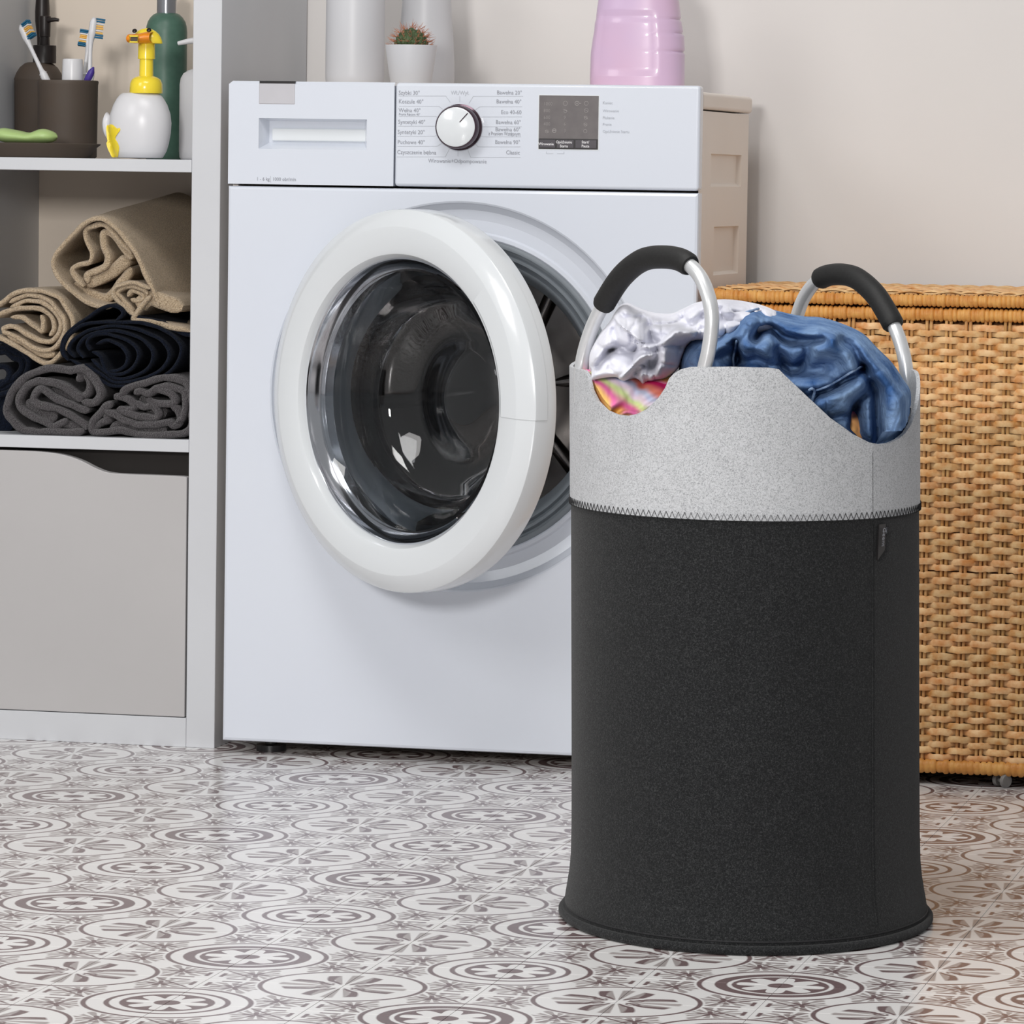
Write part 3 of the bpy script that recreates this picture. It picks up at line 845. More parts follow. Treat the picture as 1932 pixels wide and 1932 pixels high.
loc = on_top(669.5, 0.16); s_ = scale_at(0.16)
t = thing('storage_jar', 'tall white jar with rounded base, leftmost on top of the washing machine', 'jar', loc)
MB().lathe([(0, 0), (0.026, 0), (0.0335, 0.003), (0.0368, 0.009), (0.0376, 0.018), (0.0376, 0.06), (0.0374, 0.16), (0.0355, 0.168), (0.033, 0.170), (0.033, 0.165), (0.0345, 0.16), (0.034, 0.02), (0, 0.02)], loc, n=56).build('body', M['white'], t, 50)
MB().lathe([(0, 0.1705), (0.036, 0.1705), (0.0372, 0.173), (0.0372, 0.186), (0.034, 0.190), (0.0, 0.190)], loc, n=48).build('cap', M['whitep'], t, 40)
loc = on_top(803.5, 0.29)
t = thing('vase', 'tall white tapering vase behind the little cactus pot', 'vase', loc)
MB().lathe([(0, 0), (0.033, 0), (0.0365, 0.003), (0.0375, 0.020), (0.0372, 0.04), (0.0350, 0.075), (0.0325, 0.105), (0.0298, 0.15), (0.0285, 0.185), (0.0268, 0.185), (0.028, 0.15), (0.03, 0.105), (0.033, 0.06), (0.034, 0.01), (0, 0.01)], loc, n=56).build('body', M['white'], t, 60)
# cactus
loc = on_top(775.5, 0.09)
t = thing('potted_cactus', 'small round spiny cactus in a white tapered pot on the washing machine', 'plant', loc)
MB().lathe([(0, 0), (0.0238, 0), (0.0248, 0.0015), (0.0326, 0.054), (0.0326, 0.0555), (0.0306, 0.0555), (0.030, 0.050), (0.0, 0.050)], loc, n=48).build('pot', M['white'], t, 30)
MB().lathe([(0.0302, 0.048), (0.02, 0.0508), (0, 0.0515)], loc, n=24).build('soil', M['soil'], t, 180)
cb = MB(); spn = MB()
cc = np.array(loc) + np.array([0, 0, 0.052])
cb.lathe([(0.018, -0.004), (0.0195, 0.004), (0.0185, 0.012), (0.014, 0.0185), (0.007, 0.0215), (0, 0.022)], cc, n=24)
for row, (ph, cnt) in enumerate(((0.08, 15), (0.30, 15), (0.55, 14), (0.82, 11), (1.1, 7), (1.45, 2))):
    for k in range(cnt):
        th = 2 * math.pi * (k + 0.5 * (row % 2)) / cnt
        n_ = np.array([math.cos(th) * math.cos(ph), math.sin(th) * math.cos(ph), math.sin(ph)])
        base = cc + n_ * np.array([0.0185, 0.0185, 0.0215])
        cb.lathe([(0.0040, -0.002), (0.0040, 0.0008), (0.0026, 0.0032), (0, 0.0042)], base, n_, 8)
        tip = base + n_ * 0.004
        for q in range(5):
            d = n_ + RNG.normal(0, 0.42, 3); d /= np.linalg.norm(d)
            d[2] = abs(d[2]) * 0.9 + 0.05
            spn.tube([tip, tip + d * (0.006 + 0.007 * RNG.random())], [0.00035, 0.0001], 4, caps=False)
co = cb.build('cactus_body', M['cactus'], t, 180)
so = spn.build('spines', M['spine'], co, 180); so['kind'] = 'stuff'
# pink bottle
loc = on_top(1203, 0.20); s_ = scale_at(0.20)
t = thing('detergent_bottle', 'translucent pink plastic detergent bottle with ribbed sides on the washing machine', 'bottle', loc)
pk = []
profL = [(0, 84), (1, 88), (30, 89), (75, 88), (90, 86), (98, 85), (116, 82), (130, 81), (138, 79), (156, 77.5), (190, 73), (215, 60), (235, 36), (245, 24), (262, 22)]
profR = [(0, 84), (1, 88), (30, 88.5), (74, 88), (78, 84.5), (82, 88), (108, 86), (112, 82), (116, 84), (134, 80.5), (138, 77), (142, 79.5), (156, 77.5), (190, 73), (215, 60), (235, 36), (245, 24), (262, 22)]
hs = sorted(set([h for h, _ in profL] + [h for h, _ in profR] + list(range(0, 262, 8))))
for h in hs:
    wl = np.interp(h, [a_ for a_, _ in profL], [b_ for _, b_ in profL]) / s_
    wr = np.interp(h, [a_ for a_, _ in profR], [b_ for _, b_ in profR]) / s_
    ring = []
    for k in range(56):
        th = 2 * math.pi * k / 56
        c_, s__ = math.cos(th), math.sin(th)
        ex_ = np.sign(c_) * abs(c_) ** 0.75; ey_ = np.sign(s__) * abs(s__) ** 0.8
        dep = 0.036 * min(1, wl / 0.055)
        x_ = ex_ * (wr if c_ > 0 else wl)
        # label panel pressed in on the front
        press = 0.0
        if s__ < 0 and 36 < h < 150 and -0.75 < c_ < 0.42: press = 0.0022
        ring.append((loc[0] + x_, loc[1] + ey_ * dep + press, loc[2] + h / s_))
    pk.append(ring)
mb = MB().grid(pk, True)
mb.add([loc] + pk[0], [(0, k + 1, (k + 1) % 56 + 1) for k in range(56)])
mb.build('body', M['pink'], t, 50)
MB().lathe([(0, 262 / s_), (0.021, 262 / s_), (0.021, 300 / s_), (0, 300 / s_)], loc, n=32).build('cap', M['pink'], t, 40)

# ------------------------------------------------------------------ things on the upper shelf
ZU = ZS1 + 0.0002


def on_shelf(pxc, Y, z=None):
    p_ = at(pxc, 297, Y); return (p_[0], Y, ZU if z is None else z)


# tray
loc = on_shelf(62, 0.115); sc = scale_at(0.115)
tr = MB().lathe([(0, 0.0), (0.074, 0.0), (0.0765, 0.002), (0.083, 0.0125), (0.0885, 0.0165), (0.0895, 0.018), (0.088, 0.0185), (0.083, 0.0165), (0.076, 0.006), (0, 0.005)], loc, n=64, sy=0.72).build('soap_tray', M['brown'], None, 50)
tag(tr, 'dark brown ceramic tray with flared rim holding the green soap', 'tray')
# soap
sl = at(45, 266, 0.075)
sg = []
for i in range(21):
    u_ = -1 + 2 * i / 20
    ring = []
    for k in range(20):
        th = 2 * math.pi * k / 20
        e_ = max(0.0, 1 - abs(u_) ** 5) ** 0.5
        hh = 0.0098 - 0.0034 * math.exp(-((u_ - 0.15) / 0.3) ** 2) + 0.001 * math.sin(u_ * 5)
        ring.append((sl[0] + u_ * 0.042, 0.085 + 0.019 * e_ * math.cos(th), ZU + 0.0185 + hh + hh * max(e_, 0.05) * math.sin(th) * 1.0))
    sg.append(ring)
so = MB().grid(sg, True).build('soap_bar', M['soap'], None, 180)
zmin = min(v.co.z for v in so.data.vertices)
for v in so.data.vertices: v.co.z += ZU + 0.0178 - zmin
tag(so, 'pale green soap bar with a hollowed top on the brown tray', 'soap')
# tumbler
loc = on_shelf(127, 0.225); sc = scale_at(0.225)
hT = 0.1015
tb = MB().lathe([(0, 0), (0.036, 0), (0.0385, 0.002), (0.0395, hT - 0.006), (0.0402, hT - 0.002), (0.0395, hT), (0.037, hT), (0.0362, hT - 0.004), (0.034, 0.006), (0, 0.006)], loc, n=64).build('tumbler', M['brown'], None, 50)
tag(tb, 'dark brown ceramic tumbler holding toothbrushes', 'tumbler')
TUM = np.array(loc)
# soap dispenser
loc = on_shelf(72, 0.315); sc = scale_at(0.315)
t = thing('soap_dispenser', 'dark brown domed soap dispenser with black pump behind the toothbrush tumbler', 'dispenser', loc)
base = at(72, 297, 0.315)
hz = lambda py: at(72, py, 0.315)[2] - ZU
MB().lathe([(0, 0), (0.030, 0), (0.0315, 0.002), (0.0325, hz(152)), (0.0330, hz(150)), (0.0322, hz(147)), (0.030, hz(138)), (0.025, hz(127)), (0.019, hz(120)), (0.015, hz(118)), (0, hz(118))], loc, n=48).build('body', M['brown'], t, 50)
pm = np.array(loc) + np.array([0.008, 0, 0])
pu = MB().lathe([(0, hz(119)), (0.0155, hz(119)), (0.0155, hz(86)), (0.0148, hz(85.5)), (0.007, hz(85.5)), (0.0065, hz(70)), (0.0075, hz(69)), (0.0080, hz(31)), (0.007, hz(30)), (0, hz(30))], pm, n=32).build('pump', M['brownd'], t, 35)
a_ = at(92, 38, 0.31); b_ = at(111, 38, 0.31)
MB().tube([pm + np.array([0, 0, hz(38)]), a_, a_ * 0.4 + b_ * 0.6 + np.array([0, 0, 0.0008]), b_], [0.0035, 0.0034, 0.0027, 0.002], 10).build('spout', M['brownd'], pu, 60)
# tapered brush handle behind
loc = on_shelf(70, 0.372)
hz2 = lambda py: at(70, py, 0.372)[2] - ZU
t = thing('toilet_brush', 'near-black tapering brush handle rising behind the soap dispenser', 'brush', loc)
MB().lathe([(0, 0), (0.0135, 0), (0.015, 0.003), (0.015, 0.095), (0.012, 0.100), (0.0, 0.100)], loc, n=40).build('holder', M['brownd'], t, 40)
MB().lathe([(0.006, 0.098), (0.007, hz2(70)), (0.0098, hz2(40)), (0.0100, hz2(22)), (0.0085, hz2(-12)), (0.0075, hz2(-30)), (0.004, hz2(-40)), (0, hz2(-42))], np.array(loc) + np.array([0.006, 0, 0]), n=28).build('handle', M['brownd'], t, 60)


def toothbrush(label, p_bot, p_neck, p_head, Y0, Y1, bdir, grip):
    """px points of grip end at the tumbler rim, neck, head tip; bdir = side the bristles point to"""
    A = at(p_bot[0], p_bot[1], Y0); Bn = at(p_neck[0], p_neck[1], (Y0 + Y1) / 2); H = at(p_head[0], p_head[1], Y1)
    # foot inside the tumbler
    foot = np.array([TUM[0] - (A[0] - TUM[0]) * 0.55, TUM[1] - (A[1] - TUM[1]) * 0.55, ZU + 0.0075])
    t = thing('toothbrush', label, 'toothbrush', foot, 'toothbrushes in the tumbler')
    path = catmull([foot + (A - foot) * 0.02, foot + (A - foot) * 0.5, A, A + (Bn - A) * 0.35, Bn, Bn + (H - Bn) * 0.5, H], 6)
    n = len(path)
    rad = [float(np.interp(i / (n - 1), [0, 0.3, 0.38, 0.45, 0.6, 0.68, 0.8, 0.95, 1], [0.0052, 0.0056, 0.0048, 0.0032, 0.0026, 0.0030, 0.0052, 0.0050, 0.002])) for i in range(n)]
    MB().tube(path, rad, 12, flat=((0.35, -1, 0.0), 1.0) if False else None).build('handle', M['whitep'], t, 180)
    if grip: MB().tube([foot + (A - foot) * k + np.array([-0.0012, -0.0022, 0]) for k in (0.86, 0.94, 1.02, 1.10, 1.16)], [0.001, 0.0042, 0.0050, 0.0042, 0.001], 12).build('grip', M['purple'], t, 180)
    for k in (0.04, 0.10, 0.16):
        q = A + (Bn - A) * k
        dirn = (Bn - A) / np.linalg.norm(Bn - A)
        MB().lathe([(0.0030, -0.0009), (0.0054, -0.0005), (0.0054, 0.0005), (0.0030, 0.0009)], q, dirn, 16).build('rib', M['whitep'], t, 60)
    ax = (H - Bn) / np.linalg.norm(H - Bn)
    bd = np.asarray(bdir, float); bd = bd - ax * (bd @ ax); bd /= np.linalg.norm(bd)
    sd = np.cross(ax, bd)
    L_ = np.linalg.norm(H - Bn)
    rows = 9
    for r in range(rows):
        f = 0.30 + 0.66 * r / (rows - 1)
        q = Bn + (H - Bn) * f
        hgt = 0.0098 if r in (0, 1, 7, 8) else (0.0082 if r % 2 else 0.0088)
        m_ = M['blue'] if r in (0, 1, 7, 8) else (M['gold'] if r % 3 else M['whitep'])
        tuft = MB()
        for s__ in (-0.0026, 0, 0.0026):
            tuft.tube([q + sd * s__ + bd * 0.003, q + sd * s__ * 1.15 + bd * (0.0045 + hgt)], [0.0011, 0.0013], 6)
        tuft.build('bristle_tuft', m_, t, 60)
    return t


toothbrush('white toothbrush leaning left in the tumbler, bristles to the right', (86, 149), (57, 88), (39, 47), 0.205, 0.215, (1, -0.35, 0.25), False)
toothbrush('white toothbrush with purple grip standing upright at the right of the tumbler', (169, 149), (171, 85), (178, 33), 0.215, 0.215, (1, 0.5, 0.0), True)
toothbrush('toothbrush half hidden behind the purple-gripped one, bristles to the left', (158, 149), (165, 100), (172, 58), 0.245, 0.255, (-1, -0.25, -0.1), False)
# toothpaste tube, cap up
cpx = at(137, 149, 0.212); ctop = at(137, 111, 0.212)
loc = (cpx[0], 0.212, ZU + 0.0075)
t = thing('toothpaste_tube', 'white toothpaste tube cap sticking up out of the brown tumbler', 'toothpaste', loc)
hc = ctop[2] - loc[2]
MB().lathe([(0, hc - 0.0015), (0.0110, hc - 0.0015), (0.0118, hc), (0.0128, hc - 0.0005), (0.0133, hc - 0.003), (0.0140, cpx[2] - loc[2] + 0.002), (0.0140, cpx[2] - loc[2] - 0.002), (0.010, cpx[2] - loc[2] - 0.002)], loc, n=36).build('cap', M['whitep'], t, 40)
MB().lathe([(0.009, 0.0), (0.0125, 0.012), (0.0135, 0.06), (0.0125, cpx[2] - loc[2] - 0.004), (0.0, cpx[2] - loc[2] - 0.002)], loc, n=32, sy=0.7).build('tube', M['whitep'], t, 60)
# duck foam dispenser
YD = 0.10
loc = on_shelf(264, YD); sc = scale_at(YD)
dz = lambda py: at(270, py, YD)[2] - ZU
t = thing('duck_foam_dispenser', 'white foam soap bottle with a yellow duck head pump', 'dispenser', loc)
prof = [(298, 42), (297, 45), (285, 52), (270, 56.5), (250, 60), (232, 61), (215, 59), (198, 53), (186, 46), (179, 40), (175.5, 34)]
body = MB().lathe([(0, 0.0003)] + [(w / sc, dz(y)) for y, w in prof] + [(0, dz(175))], loc, n=56, sy=0.72).build('body', M['whitep'], t, 60)
# wings, printed duckling
for sgn, pxw in ((-1, 204),):
    wpt = at(pxw, 238, YD + 0.006)
    MB().lathe([(0, -0.006), (0.008, -0.005), (0.012, 0), (0.008, 0.005), (0, 0.006)], wpt, (0.9, -0.3, 0.1), 20, sx=1.5, sy=0.8, u=(0, 0, 1)).build('wing', M['whitep'], body, 180)
dk = [(203, 236), (208, 234.5), (213, 235.5), (217, 239), (221, 242), (226, 241.5), (227, 246), (223, 251), (220, 256), (218, 262), (222, 269), (225, 278), (224, 288), (222, 297), (213, 297), (209, 290), (205, 282), (202, 271), (204, 266), (203, 260), (202, 250), (201.5, 242)]
dq = []
def body_surface(px, py):
    d = ray(px, py); lo = np.array(loc)
    w_ = np.interp(py, [q[0] for q in prof[::-1]], [q[1] for q in prof[::-1]]) / sc
    a_, b_ = w_, w_ * 0.72
    o_ = CAM - lo
    A_ = (d[0] / a_) ** 2 + (d[1] / b_) ** 2; B_ = 2 * (o_[0] * d[0] / a_ ** 2 + o_[1] * d[1] / b_ ** 2); C_ = (o_[0] / a_) ** 2 + (o_[1] / b_) ** 2 - 1
    D_ = B_ * B_ - 4 * A_ * C_
    tt = (-B_ - math.sqrt(max(D_, 0))) / (2 * A_)
    q = CAM + d * tt
    n_ = np.array([(q[0] - lo[0]) / a_ ** 2, (q[1] - lo[1]) / b_ ** 2, 0]); n_ /= np.linalg.norm(n_)
    return q, n_
dks = catmull([np.array(q, float) for q in dk], 3, True)
cx_, cy_ = 213, 268
rowsd = []
for f_ in (1.0, 0.97, 0.8, 0.55, 0.3, 0.05):
    ring = []
    for q in dks:
        yy = cy_ + (q[1] - cy_) * f_; xc = 212 if abs(q[1] - 262) > 3 else 211
        xx = xc + (q[0] - xc) * f_
        s_pt, n_ = body_surface(xx, min(yy, 297))
        ring.append(s_pt + n_ * (0.0001 if f_ == 1.0 else 0.0011))
    rowsd.append(ring)
bd_ = MB().grid(rowsd, True)
nr_ = len(rowsd[-1])
bd_.add([np.mean(rowsd[-1], axis=0)] + rowsd[-1], [(0, k + 1, (k + 1) % nr_ + 1) for k in range(nr_)])
bd_.build('duckling_badge', M['yellow'], body, 60)
yl = MB().lathe([(0.0, dz(177))] + [(w / sc, dz(y)) for y, w in ((176, 31), (174, 31.8), (158, 31), (150, 27.5), (146, 22), (144, 16), (143, 13.5), (112, 13), (111, 16.5), (84, 16), (80, 15))] + [(0, dz(80))], np.array(loc) + np.array([0.0075, 0, 0]), n=48).build('pump', M['yellow'], t, 40)
# duck head: flattened dome with bill
hc_ = at(277, 82, YD)
hd = []
for i, (py, wl, wr) in enumerate(((82, 14, 31), (80, 22, 31), (76, 25, 30), (70, 25, 27.5), (64, 23, 23.5), (58.5, 18, 17), (55, 11, 10), (53.3, 3, 3))):
    z_ = at(277, py, YD)[2]
    hd.append([(hc_[0] + (wr if math.cos(th) > 0 else wl) / sc * math.cos(th), YD + (wl + wr) / 2 / sc * 0.62 * math.sin(th), z_) for th in [2 * math.pi * k / 40 for k in range(40)]])
head = MB().grid(hd, True).build('duck_head', M['yellow'], t, 60)
bl = []
for u_, w_, h0, h1 in ((0, 0.0145, 81, 61), (0.25, 0.0145, 82, 60.5), (0.5, 0.0135, 82.5, 63.5), (0.75, 0.0125, 82.5, 65), (0.95, 0.011, 82, 65), (1.0, 0.009, 81, 67)):
    p_ = at(288 - 46 * u_, 75, YD - 0.009 - 0.010 * u_)
    z0_, z1_ = at(260, h0, YD)[2], at(260, h1, YD)[2]
    bl.append([(p_[0] + 0.004 * math.cos(th) * 0, p_[1] + w_ * math.cos(th), (z0_ + z1_) / 2 + (z1_ - z0_) / 2 * math.sin(th)) for th in [2 * math.pi * k / 24 for k in range(24)]])
mb = MB().grid(bl, True); mb.add(bl[-1], [tuple(range(24))])
bill = mb.build('bill', M['orange'], head, 60)
p_ = at(253, 73.5, YD - 0.0315)
MB().tube([p_ + np.array([-0.0055, -0.001, -0.004]), p_ + np.array([-0.0055, -0.001, 0.0035]), p_ + np.array([0.0055, -0.001, 0.0035]), p_ + np.array([0.0055, -0.001, -0.004])], 0.0013, 8, closed=True).build('spout_rim', M['yellow'], bill, 60)
MB().obox(p_ + np.array([0, 0.0005, 0]), [(1, 0, 0), (0, 1, 0), (0, 0, 1)], (0.0045, 0.0008, 0.003)).build('spout_hole', M['brown'], bill, 0)
for px_, py_ in ((281, 56.5), (254, 58)):
    e_ = at(px_, py_, YD - 0.0135)
    MB().lathe([(0, -0.001), (0.0032, -0.0005), (0.0028, 0.0008), (0, 0.0012)], e_, (0.1, -0.75, 0.65), 16).build('eye', M['skin_black'], head, 180)
# green bottle
YG = 0.315
loc = on_shelf(312, YG); sc = scale_at(YG); gz = lambda py: at(312, py, YG)[2] - ZU
t = thing('green_bottle', 'tall dark green bottle with chrome neck behind the duck dispenser', 'bottle', loc)
MB().lathe([(0, 0), (36 / sc, 0), (39 / sc, 0.002), (39.5 / sc, 0.01), (39.5 / sc, gz(60)), (38.5 / sc, gz(50)), (36 / sc, gz(41)), (31 / sc, gz(33)), (25 / sc, gz(27.5)), (20 / sc, gz(25)), (0, gz(25))], loc, n=56).build('body', M['green'], t, 50)
MB().lathe([(19.5 / sc, gz(25.5)), (19.5 / sc, gz(-14)), (17 / sc, gz(-16)), (6 / sc, gz(-17)), (6 / sc, gz(-40)), (0, gz(-40))], loc, n=40).build('neck', M['chrome'], t, 40)
# white pump bottle, partly behind the side panel
YP = 0.20
loc = on_shelf(378, YP); sc = scale_at(YP); gz = lambda py: at(378, py, YP)[2] - ZU
t = thing('pump_bottle', 'white pump bottle half hidden by the shelf side panel', 'bottle', loc)
MB().lathe([(0, 0), (36 / sc, 0), (40 / sc, 0.003), (41 / sc, 0.012), (41 / sc, gz(160)), (39 / sc, gz(148)), (34 / sc, gz(139)), (25 / sc, gz(133)), (15 / sc, gz(130)), (0, gz(130))], loc, n=48).build('body', M['whitep'], t, 50)
pu = MB().lathe([(16 / sc, gz(131)), (16 / sc, gz(106)), (7 / sc, gz(104)), (7 / sc, gz(88)), (11 / sc, gz(87)), (11 / sc, gz(70)), (0, gz(69))], loc, n=32).build('pump', M['whitep'], t, 35)
MB().tube([np.array(loc) + np.array([0, 0, gz(75)]), at(360, 77, YP), at(345, 80, YP), at(336, 82, YP)], [0.0042, 0.0038, 0.0032, 0.0026], 12).build('spout', M['whitep'], pu, 60)

# ------------------------------------------------------------------ rolled towels
Z2 = lambda q: (q[0] / 4.39, 340 + q[1] / 4.39)
Z6 = lambda q: (q[0] / 5.084, 640 + q[1] / 5.084)


def vnoise(P, freq, seed):
    """smooth value noise for arrays of points"""
    rng = np.random.default_rng(seed)
    T = rng.random((24, 24, 24)) * 2 - 1
    Q = np.asarray(P) * freq
    i = np.floor(Q).astype(int); f = Q - i; f = f * f * (3 - 2 * f)
    out = 0
    for dx in (0, 1):
        for dy in (0, 1):
            for dz_ in (0, 1):
                w_ = (f[..., 0] if dx else 1 - f[..., 0]) * (f[..., 1] if dy else 1 - f[..., 1]) * (f[..., 2] if dz_ else 1 - f[..., 2])
                out = out + w_ * T[(i[..., 0] + dx) % 24, (i[..., 1] + dy) % 24, (i[..., 2] + dz_) % 24]
    return out


def towel(label, strips, conv, Y0, depth, thick, m, back=(0, 0), seed=1, group='rolled towels on the middle shelf', wob=0.0012):
    """a roll seen from its end: bands drawn along the visible layers and run back into the shelf"""
    mb = MB()
    for si, st_ in enumerate(strips):
        pl = st_; th = thick; y_off = 0.0; dep = depth
        if isinstance(st_, dict):
            pl = st_['p']; th = st_.get('t', thick); y_off = st_.get('y', 0.0); dep = st_.get('d', depth)
        pp = [at(*conv(q), Y0 + y_off) for q in pl]
        pp = catmull([np.array([q[0], q[2]]) for q in pp], 7)
        P = np.array(pp); n = len(P)
        T_ = np.gradient(P, axis=0); T_ /= (np.linalg.norm(T_, axis=1)[:, None] + 1e-9)
        Nn = np.stack([-T_[:, 1], T_[:, 0]], 1)
        ends = np.minimum(np.arange(n), n - 1 - np.arange(n)) / 3.0
        endr = np.clip(ends, 0, 1) ** 0.5
        h = th / 2
        ys = [(0.0, 0.35), (0.0008, 0.75), (0.0026, 1.0), (0.012, 1.0), (0.03, 1.0), (0.07, 1.0), (0.12, 1.0), (0.18, 1.0), (dep, 1.0)]
        ys = [q for q in ys if q[0] < dep] + [(dep, 1.0)]
        rows = []
        for side in (1, -1):
            order = ys if side == 1 else ys[::-1]
            for y_, k in order:
                off = Nn * (side * h * k * (0.25 + 0.75 * endr))[:, None] if False else Nn * (side * h * k) * (0.3 + 0.7 * endr)[:, None]
                fr_ = y_ / max(depth, 1e-6)
                X = P[:, 0] + off[:, 0] + back[0] * fr_; Z = P[:, 1] + off[:, 1] + back[1] * fr_
                pts3 = np.stack([X, np.full(n, Y0 + y_off + y_), Z], 1)
                w1 = vnoise(pts3, 90, seed + si); w2 = vnoise(pts3 + 3.3, 90, seed + si + 40); w3 = vnoise(pts3 + 7.7, 34, seed + si + 80)
                pts3[:, 0] += wob * (w1 + w3); pts3[:, 2] += wob * (w2 + w3 * 0.8); pts3[:, 1] += wob * 1.6 * w3 * (1 if y_ < 0.02 else 0.3)
                rows.append(pts3)
        A = np.array(rows)
        A = np.concatenate([A, A[:1]], 0)
        mb.grid(A)
        # close the two strip ends
        k = len(rows)
        mb.add(A[:k, 0], [tuple(range(k))]); mb.add(A[:k, -1], [tuple(range(k))])
    zmin = min(v[2] for v in mb.v)
    if zmin < ZS2 + 0.0004:
        mb.v = [(x, y, max(z, ZS2 + 0.0004)) for x, y, z in mb.v]
    xmax = XR0 - 0.0006
    mb.v = [(min(x, xmax), min(y, WALL_Y - 0.014), z) for x, y, z in mb.v]
    o = mb.build('towel', m, None, 60)
    return tag(o, label, 'towel', group)


towel('large beige towel folded over at the top of the pile', [
    [(1305, 1050), (1250, 900), (1180, 730), (1120, 600), (1030, 480), (950, 400), (870, 335), (780, 318), (690, 360), (590, 460), (500, 560), (445, 650), (442, 740), (490, 830), (600, 930), (720, 1020), (850, 1055), (930, 1035)],
    {'p': [(690, 880), (610, 790), (597, 735), (650, 700), (735, 680), (755, 600), (715, 520), (700, 430), (760, 385), (840, 372), (920, 420), (1010, 530), (1090, 610)], 'y': 0.006},
    {'p': [(720, 850), (720, 780), (800, 745), (870, 715), (885, 640), (850, 560), (845, 460), (880, 432), (940, 470), (1000, 550), (1060, 620), (1095, 650)], 'y': 0.012, 't': 0.009},
    {'p': [(700, 860), (800, 820), (900, 770), (1000, 700), (1070, 640)], 'y': 0.02, 't': 0.016},
    {'p': [(620, 850), (720, 920), (850, 980), (930, 940), (1010, 830), (1080, 730)], 'y': 0.024, 't': 0.012},
], Z2, 0.070, 0.31, 0.0062, M['tow_b'], back=(0.012, 0.030), seed=3)
towel('small beige roll tucked under the large folded towel', [
    [(1240, 905), (1150, 868), (1060, 852), (970, 878), (928, 930), (960, 1000), (1040, 1070), (1110, 1120)],
    {'p': [(1245, 960), (1180, 1020), (1125, 1100), (1110, 1150), (1250, 1180), (1420, 1215), (1580, 1248)], 't': 0.007},
    {'p': [(1100, 1085), (1000, 980), (968, 925), (1020, 892), (1100, 885), (1190, 915), (1225, 950)], 'y': 0.004},
    {'p': [(1060, 965), (1085, 915), (1140, 935), (1185, 975), (1120, 1010), (1080, 985)], 'y': 0.006},
    {'p': [(1130, 1060), (1180, 1010), (1240, 980), (1330, 1000), (1500, 1060)], 'y': 0.008, 't': 0.02},
], Z2, 0.066, 0.28, 0.0058, M['tow_b'], seed=21)
towel('beige rolled towel at the left of the pile, above the charcoal one', [
    [(-60, 1290), (60, 1335), (200, 1425), (330, 1500), (400, 1515), (465, 1475), (545, 1370), (598, 1270), (605, 1180), (565, 1080), (490, 980), (380, 925), (250, 912), (120, 935), (30, 1000), (-60, 1060)],
    {'p': [(70, 1020), (150, 970), (290, 955), (400, 1000), (490, 1090), (538, 1190), (520, 1290), (450, 1385), (360, 1405), (250, 1370), (130, 1300), (40, 1262), (20, 1240)], 'y': 0.002},
    {'p': [(90, 1050), (180, 1010), (300, 1005), (390, 1045), (460, 1120), (490, 1200), (470, 1280), (410, 1340), (330, 1340), (220, 1270), (110, 1215), (30, 1225), (20, 1260)], 'y': 0.002},
    {'p': [(-60, 1140), (40, 1095), (150, 1062), (290, 1060), (375, 1095), (425, 1160), (435, 1235), (400, 1295)], 'y': 0.003},
    {'p': [(90, 1130), (170, 1130), (250, 1185), (330, 1250), (350, 1180), (330, 1120)], 'y': 0.006},
    {'p': [(60, 1290), (180, 1350), (300, 1425), (380, 1450), (450, 1440)], 'y': 0.004, 't': 0.009},
], Z2, 0.062, 0.31, 0.0060, M['tow_b'], seed=5)
towel('tightly rolled navy blue towel in the middle of the pile', [
    [(520, 1470), (500, 1400), (520, 1310), (590, 1230), (700, 1150), (800, 1080), (900, 1040), (985, 1060), (1010, 1110), (960, 1165)],
    [(560, 1500), (515, 1420), (545, 1310), (660, 1210), (830, 1175), (1020, 1175), (1200, 1190), (1370, 1250), (1475, 1350), (1485, 1450), (1430, 1560), (1330, 1630), (1150, 1690), (960, 1710), (850, 1670), (700, 1560), (575, 1490)],
    [(620, 1470), (570, 1400), (610, 1320), (720, 1250), (900, 1210), (1080, 1225), (1230, 1270), (1350, 1340), (1400, 1440), (1360, 1540), (1240, 1620), (1080, 1665), (930, 1670), (820, 1600), (700, 1520)],
    [(690, 1470), (640, 1400), (680, 1320), (800, 1260), (950, 1250), (1110, 1290), (1230, 1370), (1260, 1470), (1210, 1570), (1090, 1630), (950, 1640), (850, 1570), (760, 1480)],
    [(740, 1410), (715, 1350), (760, 1290), (870, 1275), (1010, 1310), (1110, 1380), (1140, 1460), (1090, 1560), (990, 1605), (890, 1590), (850, 1510), (830, 1460), (760, 1420)],
    [(790, 1360), (880, 1330), (980, 1365), (1045, 1440), (1035, 1530), (975, 1575), (910, 1580)],
    {'p': [(1060, 1090), (1150, 1150), (1320, 1190), (1480, 1250), (1600, 1290)], 't': 0.008, 'y': 0.01},
], Z2, 0.058, 0.32, 0.0046, M['tow_n'], seed=8, wob=0.0008)
towel('navy blue towel at the left edge, beside the charcoal roll', [
    [(-80, 10), (40, 30), (140, 75), (230, 140), (275, 215), (255, 310), (190, 420), (90, 500), (-40, 540)],
    [(-80, 140), (40, 125), (110, 175), (180, 200), (195, 270), (150, 350), (70, 400), (-20, 420)],
    [(-60, 260), (30, 265), (85, 320), (70, 390), (0, 440), (-60, 450)],
    {'p': [(-80, 80), (50, 85), (150, 140), (220, 200), (225, 290), (170, 380), (80, 450), (-30, 480)], 'y': 0.004},
    {'p': [(-60, 560), (20, 560), (60, 640), (40, 760), (-40, 880)], 'y': 0.03, 't': 0.03},
], Z6, 0.085, 0.30, 0.0075, M['tow_n'], seed=13)
